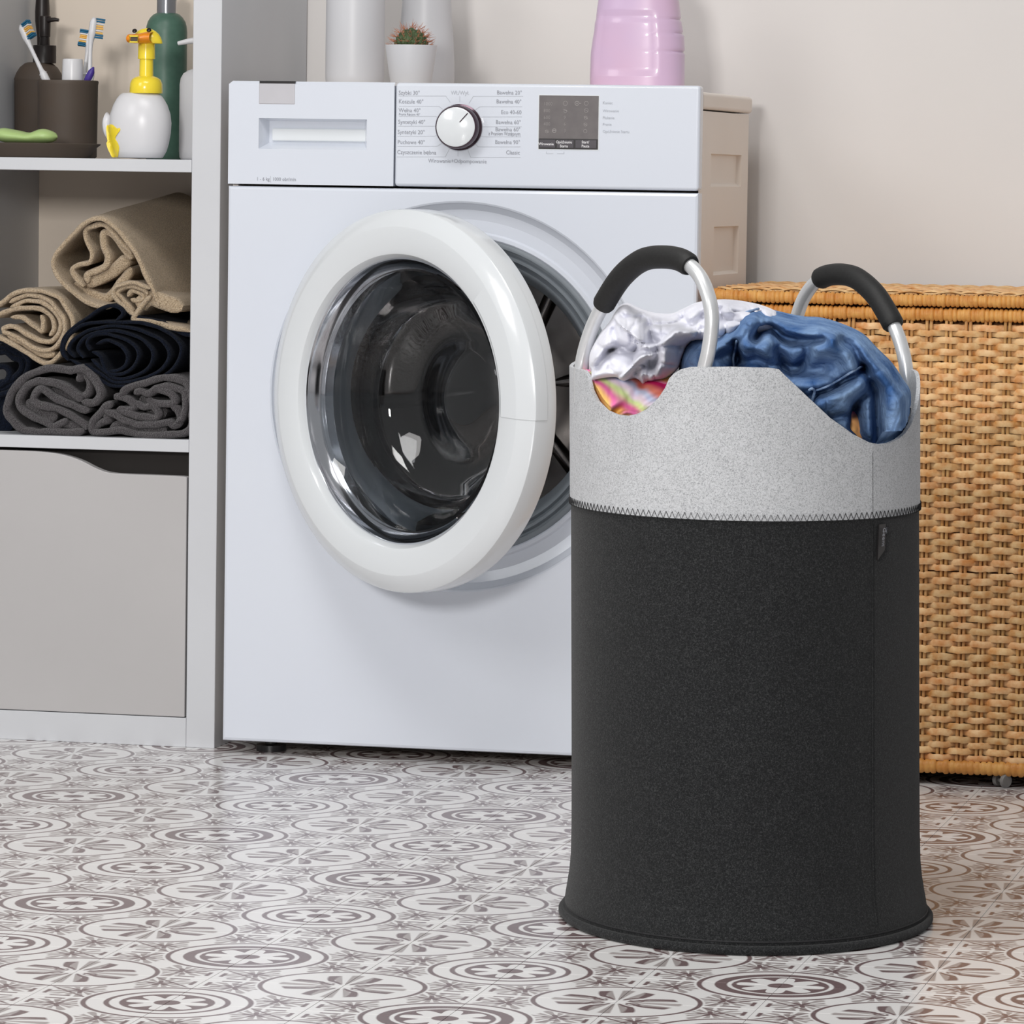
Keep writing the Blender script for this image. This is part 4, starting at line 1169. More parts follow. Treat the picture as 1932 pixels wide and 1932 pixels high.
towel('charcoal terry towel lying rolled at the left of the shelf board', [
    [(800, 880), (680, 895), (500, 890), (330, 890), (210, 870), (120, 780), (62, 690), (72, 600), (120, 495), (210, 390), (330, 315), (480, 280), (640, 300), (750, 280), (830, 300), (900, 380), (955, 450), (970, 530), (930, 590), (870, 615), (780, 600)],
    [(775, 590), (720, 545), (600, 450), (450, 405), (310, 420), (210, 495), (165, 600), (200, 690), (300, 745), (420, 800), (495, 845), (590, 800), (645, 770)],
    [(855, 690), (760, 665), (620, 605), (490, 540), (405, 480), (345, 500), (312, 570), (355, 620), (450, 645), (550, 670), (660, 730), (790, 820), (830, 870)],
    {'p': [(740, 410), (770, 350), (760, 310), (800, 330), (850, 420), (830, 520), (770, 560)], 'y': 0.004},
    {'p': [(250, 600), (330, 660), (450, 720), (560, 740)], 'y': 0.008, 't': 0.02},
    {'p': [(560, 800), (640, 810), (720, 840), (780, 870)], 'y': 0.006, 't': 0.012},
    {'p': [(500, 480), (640, 540), (760, 610), (850, 650)], 'y': 0.012, 't': 0.014},
], Z6, 0.054, 0.33, 0.0098, M['tow_c'], seed=17)
towel('crumpled charcoal terry towel at the right of the shelf board', [
    [(1160, 545), (1210, 480), (1350, 430), (1500, 385), (1650, 372), (1760, 410), (1805, 480), (1830, 560), (1835, 700), (1830, 840), (1760, 900), (1640, 915), (1450, 925), (1260, 905), (1150, 875), (1060, 885), (930, 895), (875, 880), (880, 800), (940, 720), (1010, 650), (1080, 600)],
    [(1090, 575), (1130, 555), (1230, 590), (1280, 655), (1200, 685), (1120, 670)],
    [(1280, 530), (1330, 505), (1410, 525), (1500, 475), (1600, 450), (1690, 480), (1760, 520), (1770, 620), (1750, 740), (1700, 800)],
    [(1410, 545), (1480, 490), (1570, 500), (1640, 520), (1680, 590), (1580, 625), (1450, 610), (1405, 560)],
    [(1000, 690), (1090, 720), (1200, 780), (1330, 820), (1480, 815), (1600, 800), (1660, 830), (1710, 790), (1690, 690), (1640, 640)],
    [(1290, 600), (1370, 650), (1450, 640), (1510, 700), (1480, 755), (1360, 745), (1230, 715), (1150, 690)],
    {'p': [(890, 850), (970, 800), (1040, 770), (1000, 730)], 'y': 0.003},
    {'p': [(1060, 850), (1200, 850), (1400, 870), (1600, 870)], 'y': 0.006, 't': 0.016},
    {'p': [(1330, 580), (1400, 600), (1500, 680), (1590, 720)], 'y': 0.012, 't': 0.02},
], Z6, 0.054, 0.33, 0.0094, M['tow_c'], seed=19)

# ------------------------------------------------------------------ wicker chest
CX0, CX1, CY0, CY1 = 0.622, 1.075, 0.016, 0.385
CZ0, CZ1 = 0.030, 0.566
ch = thing('wicker_chest', 'tall honey-coloured wicker laundry chest with lid, right of the washing machine', 'basket', ((CX0 + CX1) / 2, (CY0 + CY1) / 2, 0))
MB().box(CX0 + 0.012, CX1 - 0.012, CY0 + 0.012, CY1 - 0.012, CZ0 - 0.008, CZ1 + 0.004).build('gap_backing', M['gap_dark'], ch, 0)  # added inner box, dark brown so the weave gaps look shaded and opaque
SPC = 0.0237
def weave_path(par, rng):
    pts = []
    loop = [((CX0, CY1), (CX0, CY0), (-1, 0)), ((CX0, CY0), (CX1, CY0), (0, -1)), ((CX1, CY0), (CX1, CY1), (1, 0))]
    for a_, b_, nrm in loop:
        L_ = math.hypot(b_[0] - a_[0], b_[1] - a_[1]); ns = max(1, round(L_ / SPC)); k = 6
        jit = rng.normal(0, 0.10, ns + 2)
        for i in range(ns * k):
            f_ = i / (ns * k); ph = math.pi * (f_ * ns) + math.pi * par
            w_ = math.cos(ph)
            w_ = math.copysign(abs(w_) ** 0.7, w_) * (1 + jit[int(f_ * ns)])
            x_ = a_[0] + (b_[0] - a_[0]) * f_ + nrm[0] * 0.0042 * w_
            y_ = a_[1] + (b_[1] - a_[1]) * f_ + nrm[1] * 0.0042 * w_
            pts.append((x_, y_, rng.normal(0, 0.00035)))
    return pts
rngw = np.random.default_rng(5)
PIT = 0.0077
strand_me = []
for v_ in range(6):
    mb = MB(); pth = weave_path(v_ % 2, rngw)
    hh = 0.00385 + 0.0003 * (v_ // 2)
    P = np.array(pth); n = len(P)
    T_ = np.gradient(P, axis=0); T_[:, 2] = 0; T_ /= np.linalg.norm(T_, axis=1)[:, None]
    Nn = np.stack([T_[:, 1], -T_[:, 0], np.zeros(n)], 1)
    ring = [(-0.0017, -0.6), (-0.0012, -1.0), (0.0006, -0.95), (0.0016, -0.4), (0.0016, 0.4), (0.0006, 0.95), (-0.0012, 1.0), (-0.0017, 0.6)]
    A = np.array([P + Nn * o_ + np.array([0, 0, 1.0]) * (hh * q) for o_, q in ring])
    A = np.concatenate([A, A[:1]], 0)
    mb.grid(A)
    me = mb.mesh('strand', 50); me.materials.append(M['wick']); strand_me.append(me)
nrow = int((CZ1 - CZ0) / PIT)
for r in range(nrow):
    me = strand_me[(r % 2) + 2 * int(rngw.integers(0, 3))]
    o = link('strand', me, None, ch)
    o.location = (0, 0, CZ0 + PIT * (r + 0.5) + rngw.normal(0, 0.0004))
stk = {}
def stake(x_, y_, nx, ny):
    key = (nx, ny)
    if key not in stk:
        mb = MB()
        for s__ in (-0.0026, 0.0026):
            mb.tube([(s__ * abs(ny), s__ * abs(nx), CZ0 - 0.004), (s__ * abs(ny), s__ * abs(nx), CZ1 + 0.003)], 0.0021, 6)
        me = mb.mesh('stake', 60); me.materials.append(M['wick_d']); stk[key] = me
    o = link('stake', stk[key], None, ch)
    o.location = (x_, y_, 0)
for a_, b_, nrm in (((CX0, CY1), (CX0, CY0), (-1, 0)), ((CX0, CY0), (CX1, CY0), (0, -1)), ((CX1, CY0), (CX1, CY1), (1, 0))):
    L_ = math.hypot(b_[0] - a_[0], b_[1] - a_[1]); ns = max(1, round(L_ / SPC))
    for i in range(ns + 1):
        if i == 0 and nrm != (-1, 0): continue
        f_ = i / ns
        stake(a_[0] + (b_[0] - a_[0]) * f_, a_[1] + (b_[1] - a_[1]) * f_, *nrm)


def binding(z, hgt, inset, mb, wrap=0.0056, dep=0.0065, bow=0.0, seed=0):
    """a wrapped rim: a bundle bound round with cane"""
    rg = np.random.default_rng(seed)
    x0, x1, y0, y1 = CX0 - inset, CX1 + inset, CY0 - inset, CY1 + inset
    c_ = 0.012
    loop = [(x0 + c_, y0), (x1 - c_, y0), (x1, y0 + c_), (x1, y1 - c_), (x1 - c_, y1), (x0 + c_, y1), (x0, y1 - c_), (x0, y0 + c_)]
    pts = []
    for i in range(8):
        a_ = np.array(loop[i]); b_ = np.array(loop[(i + 1) % 8]); L_ = np.linalg.norm(b_ - a_)
        n = max(2, int(L_ / wrap) * 5)
        for k in range(n): pts.append(a_ + (b_ - a_) * k / n)
    P = [np.array([q[0], q[1], z + bow * math.sin((q[0] - x0) / (x1 - x0) * math.pi)]) for q in pts]
    rad = []
    ph = 0; jit = 1.0
    for i in range(len(P)):
        f_ = (i % 5) / 5.0
        if i % 5 == 0: jit = 1 + rg.normal(0, 0.045)
        rad.append(hgt / 2 * jit * (0.86 + 0.14 * math.sin(math.pi * (f_ + 0.1)) ** 0.6 if f_ > 0 else 0.80))
    mb.tube(P, rad, 12, closed=True, flat=((0, 0, 1), dep * 2 / hgt))
mb = MB(); binding(0.5725, 0.0165, 0.002, mb, seed=2); o = mb.build('rim_binding', M['bind'], ch, 80); o['kind'] = 'stuff'
mb = MB(); binding(0.0225, 0.0175, 0.003, mb, wrap=0.0075, seed=3); o = mb.build('base_binding', M['bind'], ch, 80); o['kind'] = 'stuff'
lid = MB().box(CX0 + 0.004, CX1 - 0.004, CY0 + 0.004, CY1 - 0.004, 0.583, 0.5945).build('lid', M['gap_dark'], ch, 0)
mb = MB(); binding(0.5905, 0.0155, 0.006, mb, bow=-0.0012, seed=4); o = mb.build('lid_binding', M['bind'], lid, 80); o['kind'] = 'stuff'
# woven lid top
top_me = []
for v_ in range(2):
    mb = MB(); ns = round((CX1 - CX0) / SPC); k = 6; pts = []
    for i in range(ns * k + 1):
        ph = math.pi * (i / k) + math.pi * v_; w_ = math.cos(ph)
        pts.append((CX0 + (CX1 - CX0) * i / (ns * k), 0, 0.0016 * w_))
    mb.tube(pts, 0.0036, 6, flat=((0, 1, 0), 0.45))
    me = mb.mesh('lid_strand', 60); me.materials.append(M['wick']); top_me.append(me)
ny_ = int((CY1 - CY0) / 0.0092)
for r in range(ny_):
    o = link('lid_strand', top_me[r % 2], None, lid)
    o.location = (0, CY0 + 0.0045 + 0.0092 * r, 0.5978 + rngw.normal(0, 0.0005))
# casters
for x_, y_ in ((0.985, 0.018), (0.70, 0.018), (0.985, 0.36), (0.70, 0.36)):
    c_ = np.array([x_, y_, 0.0085])
    cs = MB()
    for s__ in (-0.0075, 0.0075):
        cs.lathe([(0, -0.003), (0.0072, -0.003), (0.0085, -0.0015), (0.0085, 0.0015), (0.0072, 0.003), (0, 0.003)], c_ + np.array([s__ * 0.7, s__ * -0.75, 0]), (0.75, -0.66, 0), 20)
    cs.lathe([(0.003, -0.010), (0.003, 0.010)], c_, (0.75, -0.66, 0), 8)
    cs.lathe([(0, 0.0), (0.004, 0.0), (0.004, 0.010), (0, 0.010)], c_ + np.array([0, 0, 0.006]), (0, 0, 1), 10)
    cs.build('caster', M['caster'], ch, 40)

# ------------------------------------------------------------------ felt laundry hamper
HD = np.array([-0.18349064, 0.98302146, 0]); HX = np.array([0.98302146, 0.18349064, 0])
HA, HB = 0.1722, 0.228
HC = np.array([0.916, -1.292, 0]) + HD * 0.2405
ZSM = 0.4125
hm = thing('laundry_hamper', 'tall two-tone felt laundry hamper with aluminium ring handles', 'hamper', HC)


def hflare(z):
    return 1 + 0.044 * math.exp(-((z - 0.004) / 0.036) ** 2) + 0.006 * math.exp(-((z - 0.004) / 0.12) ** 2) + 0.0015 * math.sin(z * 9)


def hpt(phi, z, off=0.0):
    k = hflare(z)
    crease = 0.010 * math.exp(-abs(phi - math.radians(44.5)) / math.radians(7)) * min(1, z / 0.08)
    a_ = HA * (k + crease) + off; b_ = HB * (k + crease) + off
    lean = -0.0205 * z
    return HC + HX * (a_ * math.sin(phi) + lean) - HD * (b_ * math.cos(phi)) + np.array([0, 0, z])


RIM = [(-90, 0.5455), (-75, 0.5460), (-63.5, 0.5452), (-61, 0.541), (-58.5, 0.527), (-55, 0.517), (-50, 0.5093), (-45, 0.506), (-40, 0.5055), (-36, 0.508), (-32, 0.5135), (-28, 0.524), (-25.5, 0.534), (-24, 0.5435), (-22.5, 0.548), (-20, 0.5525), (-17, 0.5550), (-4, 0.5562), (8, 0.5558), (11, 0.5545),
       (13, 0.5485), (20.5, 0.528), (28, 0.5085), (36.5, 0.4925), (43, 0.484), (48, 0.4815), (53, 0.482), (58, 0.4845), (64, 0.490), (70, 0.499), (76, 0.511), (82, 0.524), (88, 0.534), (93, 0.541), (97, 0.5445), (103, 0.5455),
       (110, 0.545), (114, 0.520), (122, 0.507), (137, 0.503), (150, 0.509), (156, 0.530), (160, 0.545), (172, 0.553), (200, 0.555), (240, 0.552), (270, 0.5455)]
def rim(phi):
    d = (math.degrees(phi) + 90) % 360 - 90
    return float(np.interp(d, [r[0] for r in RIM], [r[1] for r in RIM]))
degs = sorted(set([-90 + 2.0 * k for k in range(180)] + [r[0] for r in RIM if r[0] < 270] + [44.5]))
PH = [math.radians(d) for d in degs]
TH = 0.0038
# charcoal lower body
zl = [0.004, 0.008, 0.014, 0.022, 0.032, 0.045, 0.06, 0.09, 0.14, 0.2, 0.27, 0.34, 0.385, ZSM + 0.002]
rows = [[hpt(p_, z) for p_ in PH] for z in zl] + [[hpt(p_, z, -TH) for p_ in PH] for z in zl[::-1]]
low = MB().grid(rows, True)
bot = [hpt(p_, 0.0045, -0.001) for p_ in PH]
low.add([HC + np.array([0, 0, 0.0045])] + bot, [(0, i + 1, (i + 1) % len(bot) + 1) for i in range(len(bot))])
low.build('lower_body', M['felt_d'], hm, 60)
# light grey upper band
def upz(p_, f_): return ZSM - 0.002 + (rim(p_) - ZSM + 0.002) * f_
fl = [0, 0.03, 0.1, 0.25, 0.45, 0.65, 0.85, 0.96, 1.0]
rows = [[hpt(p_, upz(p_, f_), 0.0012) for p_ in PH] for f_ in fl] + [[hpt(p_, upz(p_, f_), 0.0012 - TH) for p_ in PH] for f_ in fl[::-1]]
rows.append(rows[0])
MB().grid(rows, True).build('upper_band', M['felt_l'], hm, 50)
# base piping
MB().tube([hpt(p_, 0.0048, 0.0012) for p_ in PH], 0.0046, 10, closed=True).build('base_piping', M['felt_d'], hm, 60)
MB().tube([hpt(p_, 0.0125, 0.0002) for p_ in PH], 0.0009, 6, closed=True).build('base_seam', M['stitch'], hm, 60)
# zigzag seam
zz = []
nz = 172
for i in range(nz * 2):
    p_ = math.radians(-90) + 2 * math.pi * i / (nz * 2)
    zz.append(hpt(p_, ZSM - 0.002 if i % 2 else ZSM + 0.0050, 0.0018))
MB().tube(zz, 0.00038, 5, closed=True).build('zigzag_stitching', M['stitch'], hm, 0)
MB().tube([hpt(p_, ZSM - 0.0018, 0.0009) for p_ in PH], 0.0007, 6, closed=True).build('band_edge', M['felt_d'], hm, 60)
# side seam of the body on the right
MB().tube([hpt(math.radians(44.5), z, 0.0006) for z in (0.02, 0.05, 0.1, 0.2, 0.3, 0.4, 0.44, 0.474)], 0.0007, 6).build('side_seam', M['felt_d'], hm, 60)
# woven tag
tg0 = hpt(math.radians(47), 0.405, 0.0020); tgu = hpt(math.radians(54), 0.405, 0.0024) - tg0
tu = tgu / np.linalg.norm(tgu)
tgd = np.array([0, 0, -1.0]) - tu * 0.10
tn = np.cross(tgd, tu); tn /= np.linalg.norm(tn)
if tn @ HD > 0: tn = -tn
c0 = tg0
wt, lt_ = 0.0125, 0.034
vs = [c0, c0 + tu * wt, c0 + tu * wt + tgd * lt_ * 0.72 , c0 + tgd * lt_]
vs2 = [v + tn * 0.0008 + (tn * 0.0012 if i > 1 else 0) for i, v in enumerate(vs)]
tgm = MB().add(vs + vs2, [(0, 1, 2, 3), (4, 5, 6, 7), (0, 1, 5, 4), (1, 2, 6, 5), (2, 3, 7, 6), (3, 0, 4, 7)]).build('tag', M['black'], hm, 0)
base_p = c0 + tu * 0.0042 + tgd * 0.003 + tn * 0.0028
text('Geent', 0, 0, 9.0, M['print'], tgm, P=base_p + tn * 0.0003, ax=(tgd / np.linalg.norm(tgd), tu, tn))
text(':.~xn.', 0, 0, 3.6, M['print'], tgm, P=base_p + tu * 0.0062 + tn * 0.0003, ax=(tgd / np.linalg.norm(tgd), tu, tn))


def handle(pts_px, sl0, sl1, pa, pb, m_sleeve):
    """ring handle in the vertical plane through two rim points"""
    A = np.asarray(pa); B = np.asarray(pb); d = B - A; n_ = np.array([d[1], -d[0], 0]); n_ /= np.linalg.norm(n_)
    path = catmull([atp(q[0], q[1], A, n_) for q in pts_px], 8)
    h_ = MB().tube(path, 0.0070, 16).build('handle', M['alu'], hm, 60)
    i0, i1 = int(sl0 * (len(path) - 1)), int(sl1 * (len(path) - 1))
    sp_ = path[i0:i1 + 1]; n = len(sp_)
    rd = [0.0112 if 0 < i < n - 1 else 0.0098 for i in range(n)]
    MB().tube(sp_, rd, 20).build('grip_sleeve', M['foam'], h_, 60)
    return h_


handle([(1096, 760), (1096, 705), (1102, 665), (1117, 618), (1140, 572), (1173, 522), (1212, 491), (1253, 485), (1290, 493), (1320, 521), (1338, 565), (1343, 610), (1337, 660), (1328, 700), (1318, 760)],
       0.285, 0.60, hpt(math.radians(-70), 0.53, -0.010), hpt(math.radians(-15), 0.53, -0.010), None)
handle([(1490, 700), (1495, 640), (1503, 600), (1518, 560), (1542, 530), (1572, 518), (1612, 523), (1648, 552), (1672, 588), (1691, 625), (1704, 665), (1711, 710), (1713, 770)],
       0.345, 0.735, hpt(math.radians(163), 0.53, -0.010), hpt(math.radians(107), 0.53, -0.010), None)

# ------------------------------------------------------------------ clothes in the hamper
def seg_dist(U, V, pl):
    """distance to a polyline and signed side of the nearest piece"""
    best = np.full(U.shape, 1e9); side = np.zeros(U.shape)
    for (x0, y0), (x1, y1) in zip(pl[:-1], pl[1:]):
        dx, dy = x1 - x0, y1 - y0; L2 = dx * dx + dy * dy + 1e-12
        t_ = np.clip(((U - x0) * dx + (V - y0) * dy) / L2, 0, 1)
        ex_, ey_ = U - x0 - t_ * dx, V - y0 - t_ * dy
        d = np.sqrt(ex_ ** 2 + ey_ ** 2)
        s__ = np.sign(dx * ey_ - dy * ex_)
        m_ = d < best
        best = np.where(m_, d, best); side = np.where(m_, s__, side)
    return best, side


def inside(U, V, pl):
    r = np.zeros(U.shape, bool); n = len(pl); j = n - 1
    for i in range(n):
        xi, yi = pl[i]; xj, yj = pl[j]
        c_ = ((yi > V) != (yj > V)) & (U < (xj - xi) * (V - yi) / (yj - yi + 1e-12) + xi)
        r ^= c_; j = i
    return r


def keep_in(G):
    """cloth below the rim stays inside the felt"""
    r_, c_ = G.shape[:2]
    for i in range(r_):
        for j in range(c_):
            q = G[i, j] - HC; lat = q @ HX + 0.0205 * q[2]; dep_ = q @ HD
            ph = math.atan2(lat / HA, -dep_ / HB); rr = math.hypot(lat / HA, dep_ / HB)
            over = rim(ph) + 0.012 - q[2]
            if over <= 0: continue
            lim_ = 0.955 + 0.05 * max(0.0, 1 - over / 0.012)
            if rr > lim_:
                f_ = lim_ / rr
                G[i, j] = HC + HX * (lat * f_ - 0.0205 * q[2]) + HD * dep_ * f_ + np.array([0, 0, q[2]])


def garment(outline, folds, d0, dome, edge, conv, res=2.6, seed=1, rough=0.003, tilt=0.0, zoom=6.04, gain=1.0, crease=0.0):
    """a crumpled heap of cloth: outline in px on a plane at depth offset d0 from the hamper axis; folds = (polyline, width px, height m, kind)"""
    ol = [tuple(q) for q in catmull([np.array(conv(q), float) for q in outline], 5, True)]
    xs = [q[0] for q in ol]; ys = [q[1] for q in ol]
    nx, ny = int((max(xs) - min(xs)) / res) + 3, int((max(ys) - min(ys)) / res) + 3
    gx = np.linspace(min(xs) - res, max(xs) + res, nx); gy = np.linspace(min(ys) - res, max(ys) + res, ny)
    U, V = np.meshgrid(gx, gy)
    ins = inside(U, V, ol); d, _ = seg_dist(U, V, ol + [ol[0]])
    m_ = np.clip(d / edge, 0, 1)
    H = dome * np.sqrt(np.clip(1 - (1 - m_) ** 2, 0, 1))
    env = np.clip(d / (edge * 0.35), 0, 1)
    for pl, w_, amp, kind in folds:
        amp = amp * gain
        w_ = w_ / zoom
        pl = [conv(q) for q in pl]
        pl = [tuple(q) for q in catmull([np.array(q, float) for q in pl], 4)] if len(pl) > 2 else pl
        dd_, sd = seg_dist(U, V, pl)
        if kind == 'r': H = H + env * amp * np.exp(-(dd_ / w_) ** 2)
        elif kind == 'g': H = H - env * amp * np.exp(-(dd_ / w_) ** 2)
        elif kind == 'l': H = H + env * amp * np.where(sd > 0, np.exp(-(dd_ / w_) ** 1.5), np.exp(-(dd_ / (w_ * 0.16)) ** 2))
        elif kind == 'e': H = H + env * amp * np.where(sd < 0, np.exp(-(dd_ / w_) ** 1.5), np.exp(-(dd_ / (w_ * 0.16)) ** 2))
    Pn = np.stack([U / 60.0, V / 60.0, np.zeros_like(U)], -1)
    H = H + env * rough * (vnoise(Pn, 1.3, seed) + 0.5 * vnoise(Pn + 5, 3.1, seed + 1) + 0.25 * vnoise(Pn + 9, 7.0, seed + 2))
    if crease:
        Pw = Pn + 0.35 * np.stack([vnoise(Pn + 2, 1.1, seed + 5), vnoise(Pn + 4, 1.1, seed + 6), np.zeros_like(U)], -1)
        for fq, am in ((0.9, 1.0), (1.9, 0.55), (3.6, 0.3)):
            H = H - env * crease * am * (1 - np.abs(vnoise(Pw * np.array([1.0, 0.75, 1]), fq, seed + int(fq * 10)))) ** 7
    for _ in range(1):
        Hp = np.pad(H, 1, mode='edge')
        H = (4 * H + Hp[:-2, 1:-1] + Hp[2:, 1:-1] + Hp[1:-1, :-2] + Hp[1:-1, 2:]) / 8
    kp = np.pad(ins, 1)
    bnd = ins & ~(kp[:-2, 1:-1] & kp[2:, 1:-1] & kp[1:-1, :-2] & kp[1:-1, 2:])
    oa = np.array(ol + [ol[0]])
    for i, j in zip(*np.where(bnd)):
        p_ = np.array([U[i, j], V[i, j]]); a0 = oa[:-1]; dv = oa[1:] - a0
        t_ = np.clip(((p_ - a0) * dv).sum(1) / ((dv ** 2).sum(1) + 1e-12), 0, 1)
        q_ = a0 + dv * t_[:, None]; k_ = np.argmin(((q_ - p_) ** 2).sum(1))
        U[i, j], V[i, j] = q_[k_]; H[i, j] = 0; m_[i, j] = 0
    Pc = HC + HD * d0
    n_ = HD
    F_ = np.zeros(U.shape + (3,)); Bk = np.zeros(U.shape + (3,))
    for i in range(ny):
        for j in range(nx):
            q = atp(U[i, j], V[i, j], Pc, n_)
            F_[i, j] = q - HD * (H[i, j] + tilt * (V[i, j] - min(ys)) / 1900)
            Bk[i, j] = q + HD * (dome * 0.8 * math.sqrt(max(0, 1 - (1 - m_[i, j]) ** 2)) + 0.002)
    keep_in(F_); keep_in(Bk)
    idx = -np.ones(U.shape, int); vs = []
    keep = ins
    for i in range(ny):
        for j in range(nx):
            if keep[i, j]: idx[i, j] = len(vs); vs.append(F_[i, j])
    nF = len(vs)
    for i in range(ny):
        for j in range(nx):
            if keep[i, j]: vs.append(Bk[i, j])
    fs = []; edges = {}
    for i in range(ny - 1):
        for j in range(nx - 1):
            q = [idx[i, j], idx[i, j + 1], idx[i + 1, j + 1], idx[i + 1, j]]
            q = [k for k in q if k >= 0]
            if len(q) >= 3:
                fs.append(tuple(q)); fs.append(tuple(k + nF for k in q[::-1]))
                for a_, b_ in zip(q, q[1:] + q[:1]):
                    kk = (min(a_, b_), max(a_, b_)); edges[kk] = edges.get(kk, 0) + 1
    for (a_, b_), c_ in edges.items():
        if c_ == 1: fs.append((a_, b_, b_ + nF, a_ + nF))
    return MB().add(vs, fs)


C2 = lambda q: (1080 + q[0] / 6.04, 540 + q[1] / 6.04)
C3 = lambda q: (1340 + q[0] / 4.83, 540 + q[1] / 4.83)
# bright striped garment filling the top of the hamper
st_ = garment([(120, 1000), (160, 1500), (500, 1900), (1500, 1950), (2700, 2000), (3300, 1850), (3330, 1500), (2900, 1250), (2300, 1150), (1800, 1000), (1780, 850), (1700, 780), (1620, 770), (1500, 850), (1300, 980), (900, 1000), (500, 980), (250, 960)],
              [([(800, 1130), (720, 1240), (600, 1330), (460, 1470)], 60, 0.014, 'g'), ([(860, 1330), (1000, 1260), (1200, 1240)], 110, 0.016, 'l'), ([(400, 1400), (520, 1330), (640, 1300)], 70, 0.012, 'r'),
               ([(480, 1480), (600, 1400), (760, 1400)], 60, 0.012, 'l'), ([(820, 1200), (1000, 1140), (1200, 1100)], 70, 0.010, 'r'), ([(1480, 880), (1650, 790), (1800, 900)], 60, 0.010, 'r')],
              -0.075, 0.055, 60, lambda q: C2(q), seed=4, crease=0.006)
tag(st_.build('garment', M['stripes'], None, 180), 'bright pink, orange and lime striped garment low in the hamper, under the white one', 'clothing')
wh = garment([(190, 960), (200, 760), (300, 560), (420, 400), (520, 240), (620, 190), (760, 250), (930, 300), (1120, 310), (1250, 260), (1400, 190), (1560, 160), (1750, 150), (1950, 170), (2200, 230), (2350, 330), (2250, 520), (1700, 640), (1430, 620), (1330, 660), (1260, 800), (1210, 930), (1080, 1050), (960, 1080), (800, 1130), (740, 1060), (600, 1100), (500, 1040), (330, 1060), (210, 1090)],
             [([(500, 350), (620, 450), (720, 520), (800, 590)], 75, 0.020, 'e'), ([(500, 380), (480, 520), (560, 660), (690, 720), (760, 640)], 40, 0.010, 'g'), ([(310, 890), (400, 790), (475, 690)], 42, 0.014, 'g'), ([(260, 830), (360, 700), (470, 600)], 60, 0.010, 'r'),
              ([(560, 1010), (680, 900), (790, 770), (900, 735)], 75, 0.022, 'l'), ([(700, 950), (800, 880), (900, 830)], 55, 0.012, 'g'), ([(830, 640), (900, 655), (1010, 630), (1110, 550), (1210, 480), (1360, 480)], 85, 0.024, 'l'),
              ([(990, 690), (970, 800), (930, 900)], 40, 0.016, 'g'), ([(1070, 700), (1060, 820), (980, 960)], 48, 0.012, 'r'), ([(230, 1030), (420, 1010), (560, 960), (640, 900)], 60, 0.014, 'r'),
              ([(850, 430), (900, 530), (960, 610)], 46, 0.010, 'g'), ([(640, 300), (760, 400), (870, 480)], 60, 0.008, 'r'), ([(1230, 330), (1350, 420), (1480, 350)], 50, 0.014, 'g'), ([(760, 1040), (830, 960), (900, 1010)], 46, 0.012, 'r'),
              ([(600, 1060), (720, 1000), (760, 930)], 38, 0.012, 'g'), ([(1500, 300), (1650, 380), (1850, 330)], 60, 0.010, 'g')],
             -0.070, 0.075, 42, C2, res=2.0, seed=9, rough=0.004, gain=1.7, crease=0.022)
tag(wh.build('shirt', M['cloth_w'], None, 180), 'crumpled white cotton shirt on top of the hamper, beneath the left handle', 'clothing')
je = thing('jeans', 'rumpled blue denim jeans heaped at the right of the hamper', 'clothing', HC + np.array([0.06, 0, 0.42]))
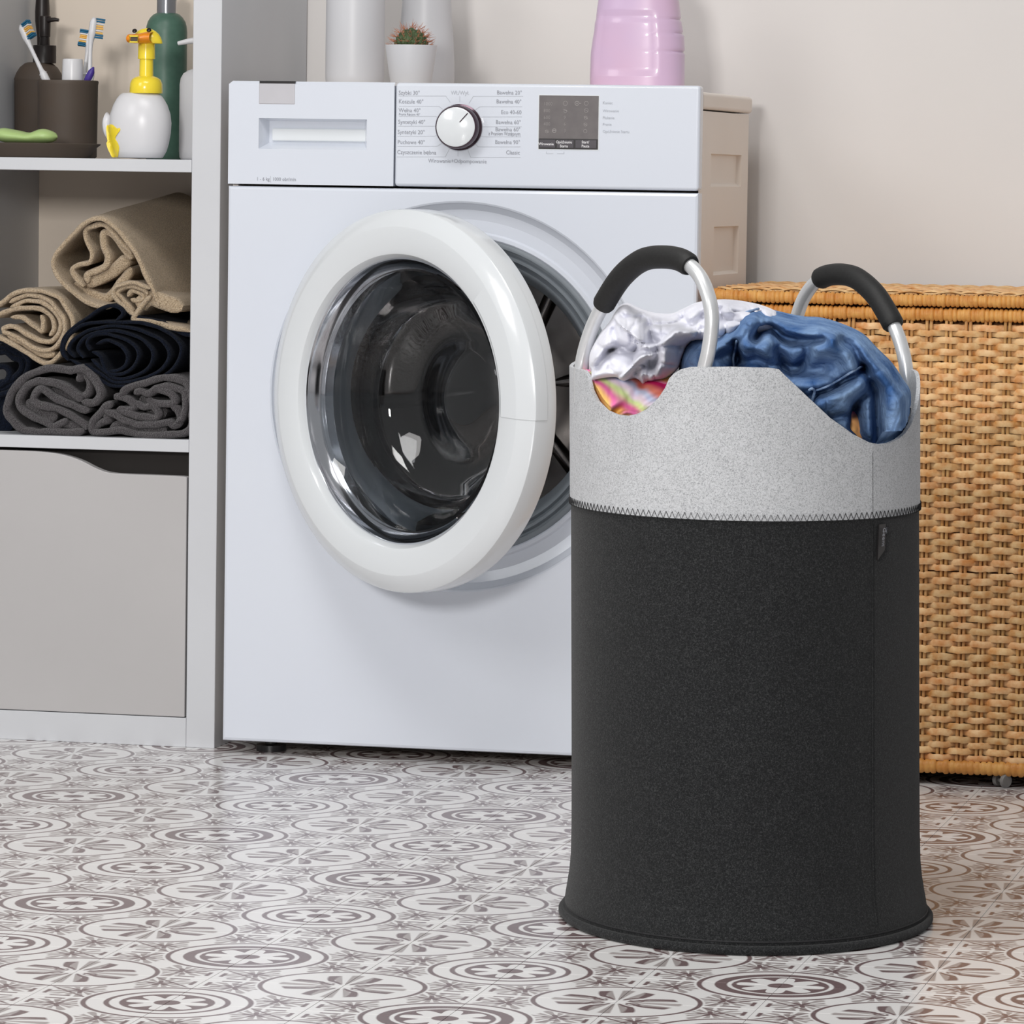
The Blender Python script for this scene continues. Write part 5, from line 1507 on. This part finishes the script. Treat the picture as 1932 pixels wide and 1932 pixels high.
jm = garment([(-290, 860), (-270, 620), (-200, 480), (-80, 420), (60, 390), (170, 330), (250, 200), (320, 165), (420, 160), (520, 200), (720, 250), (860, 275), (1010, 285), (1200, 340), (1390, 430), (1520, 560), (1660, 700), (1760, 850), (1825, 960), (1825, 1150), (1800, 1500), (1500, 1650), (1000, 1650), (500, 1500), (0, 1250), (-200, 1150), (-290, 1000)],
             [([(40, 560), (150, 440), (320, 320), (500, 270), (700, 310), (900, 370), (1100, 400)], 110, 0.030, 'r'), ([(1000, 340), (1250, 440), (1430, 560), (1560, 720), (1690, 920), (1730, 1150), (1720, 1400)], 150, 0.026, 'r'),
              ([(420, 440), (470, 380), (560, 360), (640, 430), (720, 465), (850, 470), (1010, 450)], 48, 0.034, 'g'), ([(1180, 465), (1290, 540), (1350, 660), (1420, 780), (1490, 900), (1500, 1100), (1520, 1400)], 50, 0.036, 'g'),
              ([(330, 520), (430, 500), (540, 560)], 100, 0.024, 'r'), ([(880, 560), (1050, 520), (1200, 560), (1280, 680)], 110, 0.024, 'r'), ([(600, 560), (680, 680), (760, 725), (840, 650), (880, 560)], 52, 0.026, 'g'),
              ([(320, 660), (460, 660), (600, 730), (800, 760), (1000, 730)], 60, 0.014, 'g'), ([(300, 760), (500, 820), (800, 860), (1050, 830)], 100, 0.016, 'r'), ([(230, 490), (250, 600), (215, 730)], 40, 0.020, 'g'),
              ([(960, 950), (1100, 890), (1250, 800), (1390, 720)], 40, 0.018, 'g'), ([(1000, 1010), (1200, 940), (1350, 850), (1430, 820)], 70, 0.020, 'r'), ([(1440, 860), (1400, 960), (1300, 1080), (1290, 1250)], 44, 0.018, 'g'),
              ([(960, 1180), (1100, 1170), (1230, 1140)], 34, 0.010, 'g'), ([(1330, 1100), (1340, 1300), (1420, 1430)], 60, 0.024, 'g'), ([(960, 1100), (1100, 1080), (1200, 1060)], 60, 0.010, 'r'),
              ([(60, 640), (200, 600), (300, 700)], 60, 0.016, 'g')],
             -0.055, 0.090, 75, C3, res=2.0, seed=15, rough=0.0030, zoom=4.83, gain=1.4, crease=0.009)
jb = jm.build('leg_cloth', M['denim'], je, 180)
jv = np.array([v.co[:] for v in jb.data.vertices])


def on_cloth(px, py, lift=0.0015):
    """nearest point on the jeans' front to a sight line"""
    d = ray(px, py); d = d / np.linalg.norm(d)
    r_ = jv - CAM; t_ = r_ @ d
    e_ = np.linalg.norm(r_ - t_[:, None] * d, axis=1)
    c_ = np.where(e_ < 0.0022)[0]
    if len(c_) == 0: c_ = np.array([np.argmin(e_)])
    k = c_[np.argmin(t_[c_])]
    return CAM + d * (t_[k] - lift)


def seam(pl, rad, name, m, lift=0.0008):
    pts = catmull([on_cloth(*C3(q), lift) for q in pl], 5)
    MB().tube(pts, rad, 8).build(name, m, je, 180)


seam([(965, 950), (1060, 915), (1180, 850), (1290, 780), (1385, 730)], 0.0011, 'seam', M['denim_pale'])
seam([(900, 950), (925, 935), (950, 960), (930, 1040), (930, 1110), (950, 1170)], 0.0014, 'belt_loop', M['denim_pale'])
seam([(170, 310), (260, 260), (350, 230), (440, 205)], 0.0012, 'seam', M['denim_pale'])
seam([(240, 500), (225, 580), (210, 660), (215, 735)], 0.0011, 'seam', M['denim_pale'])
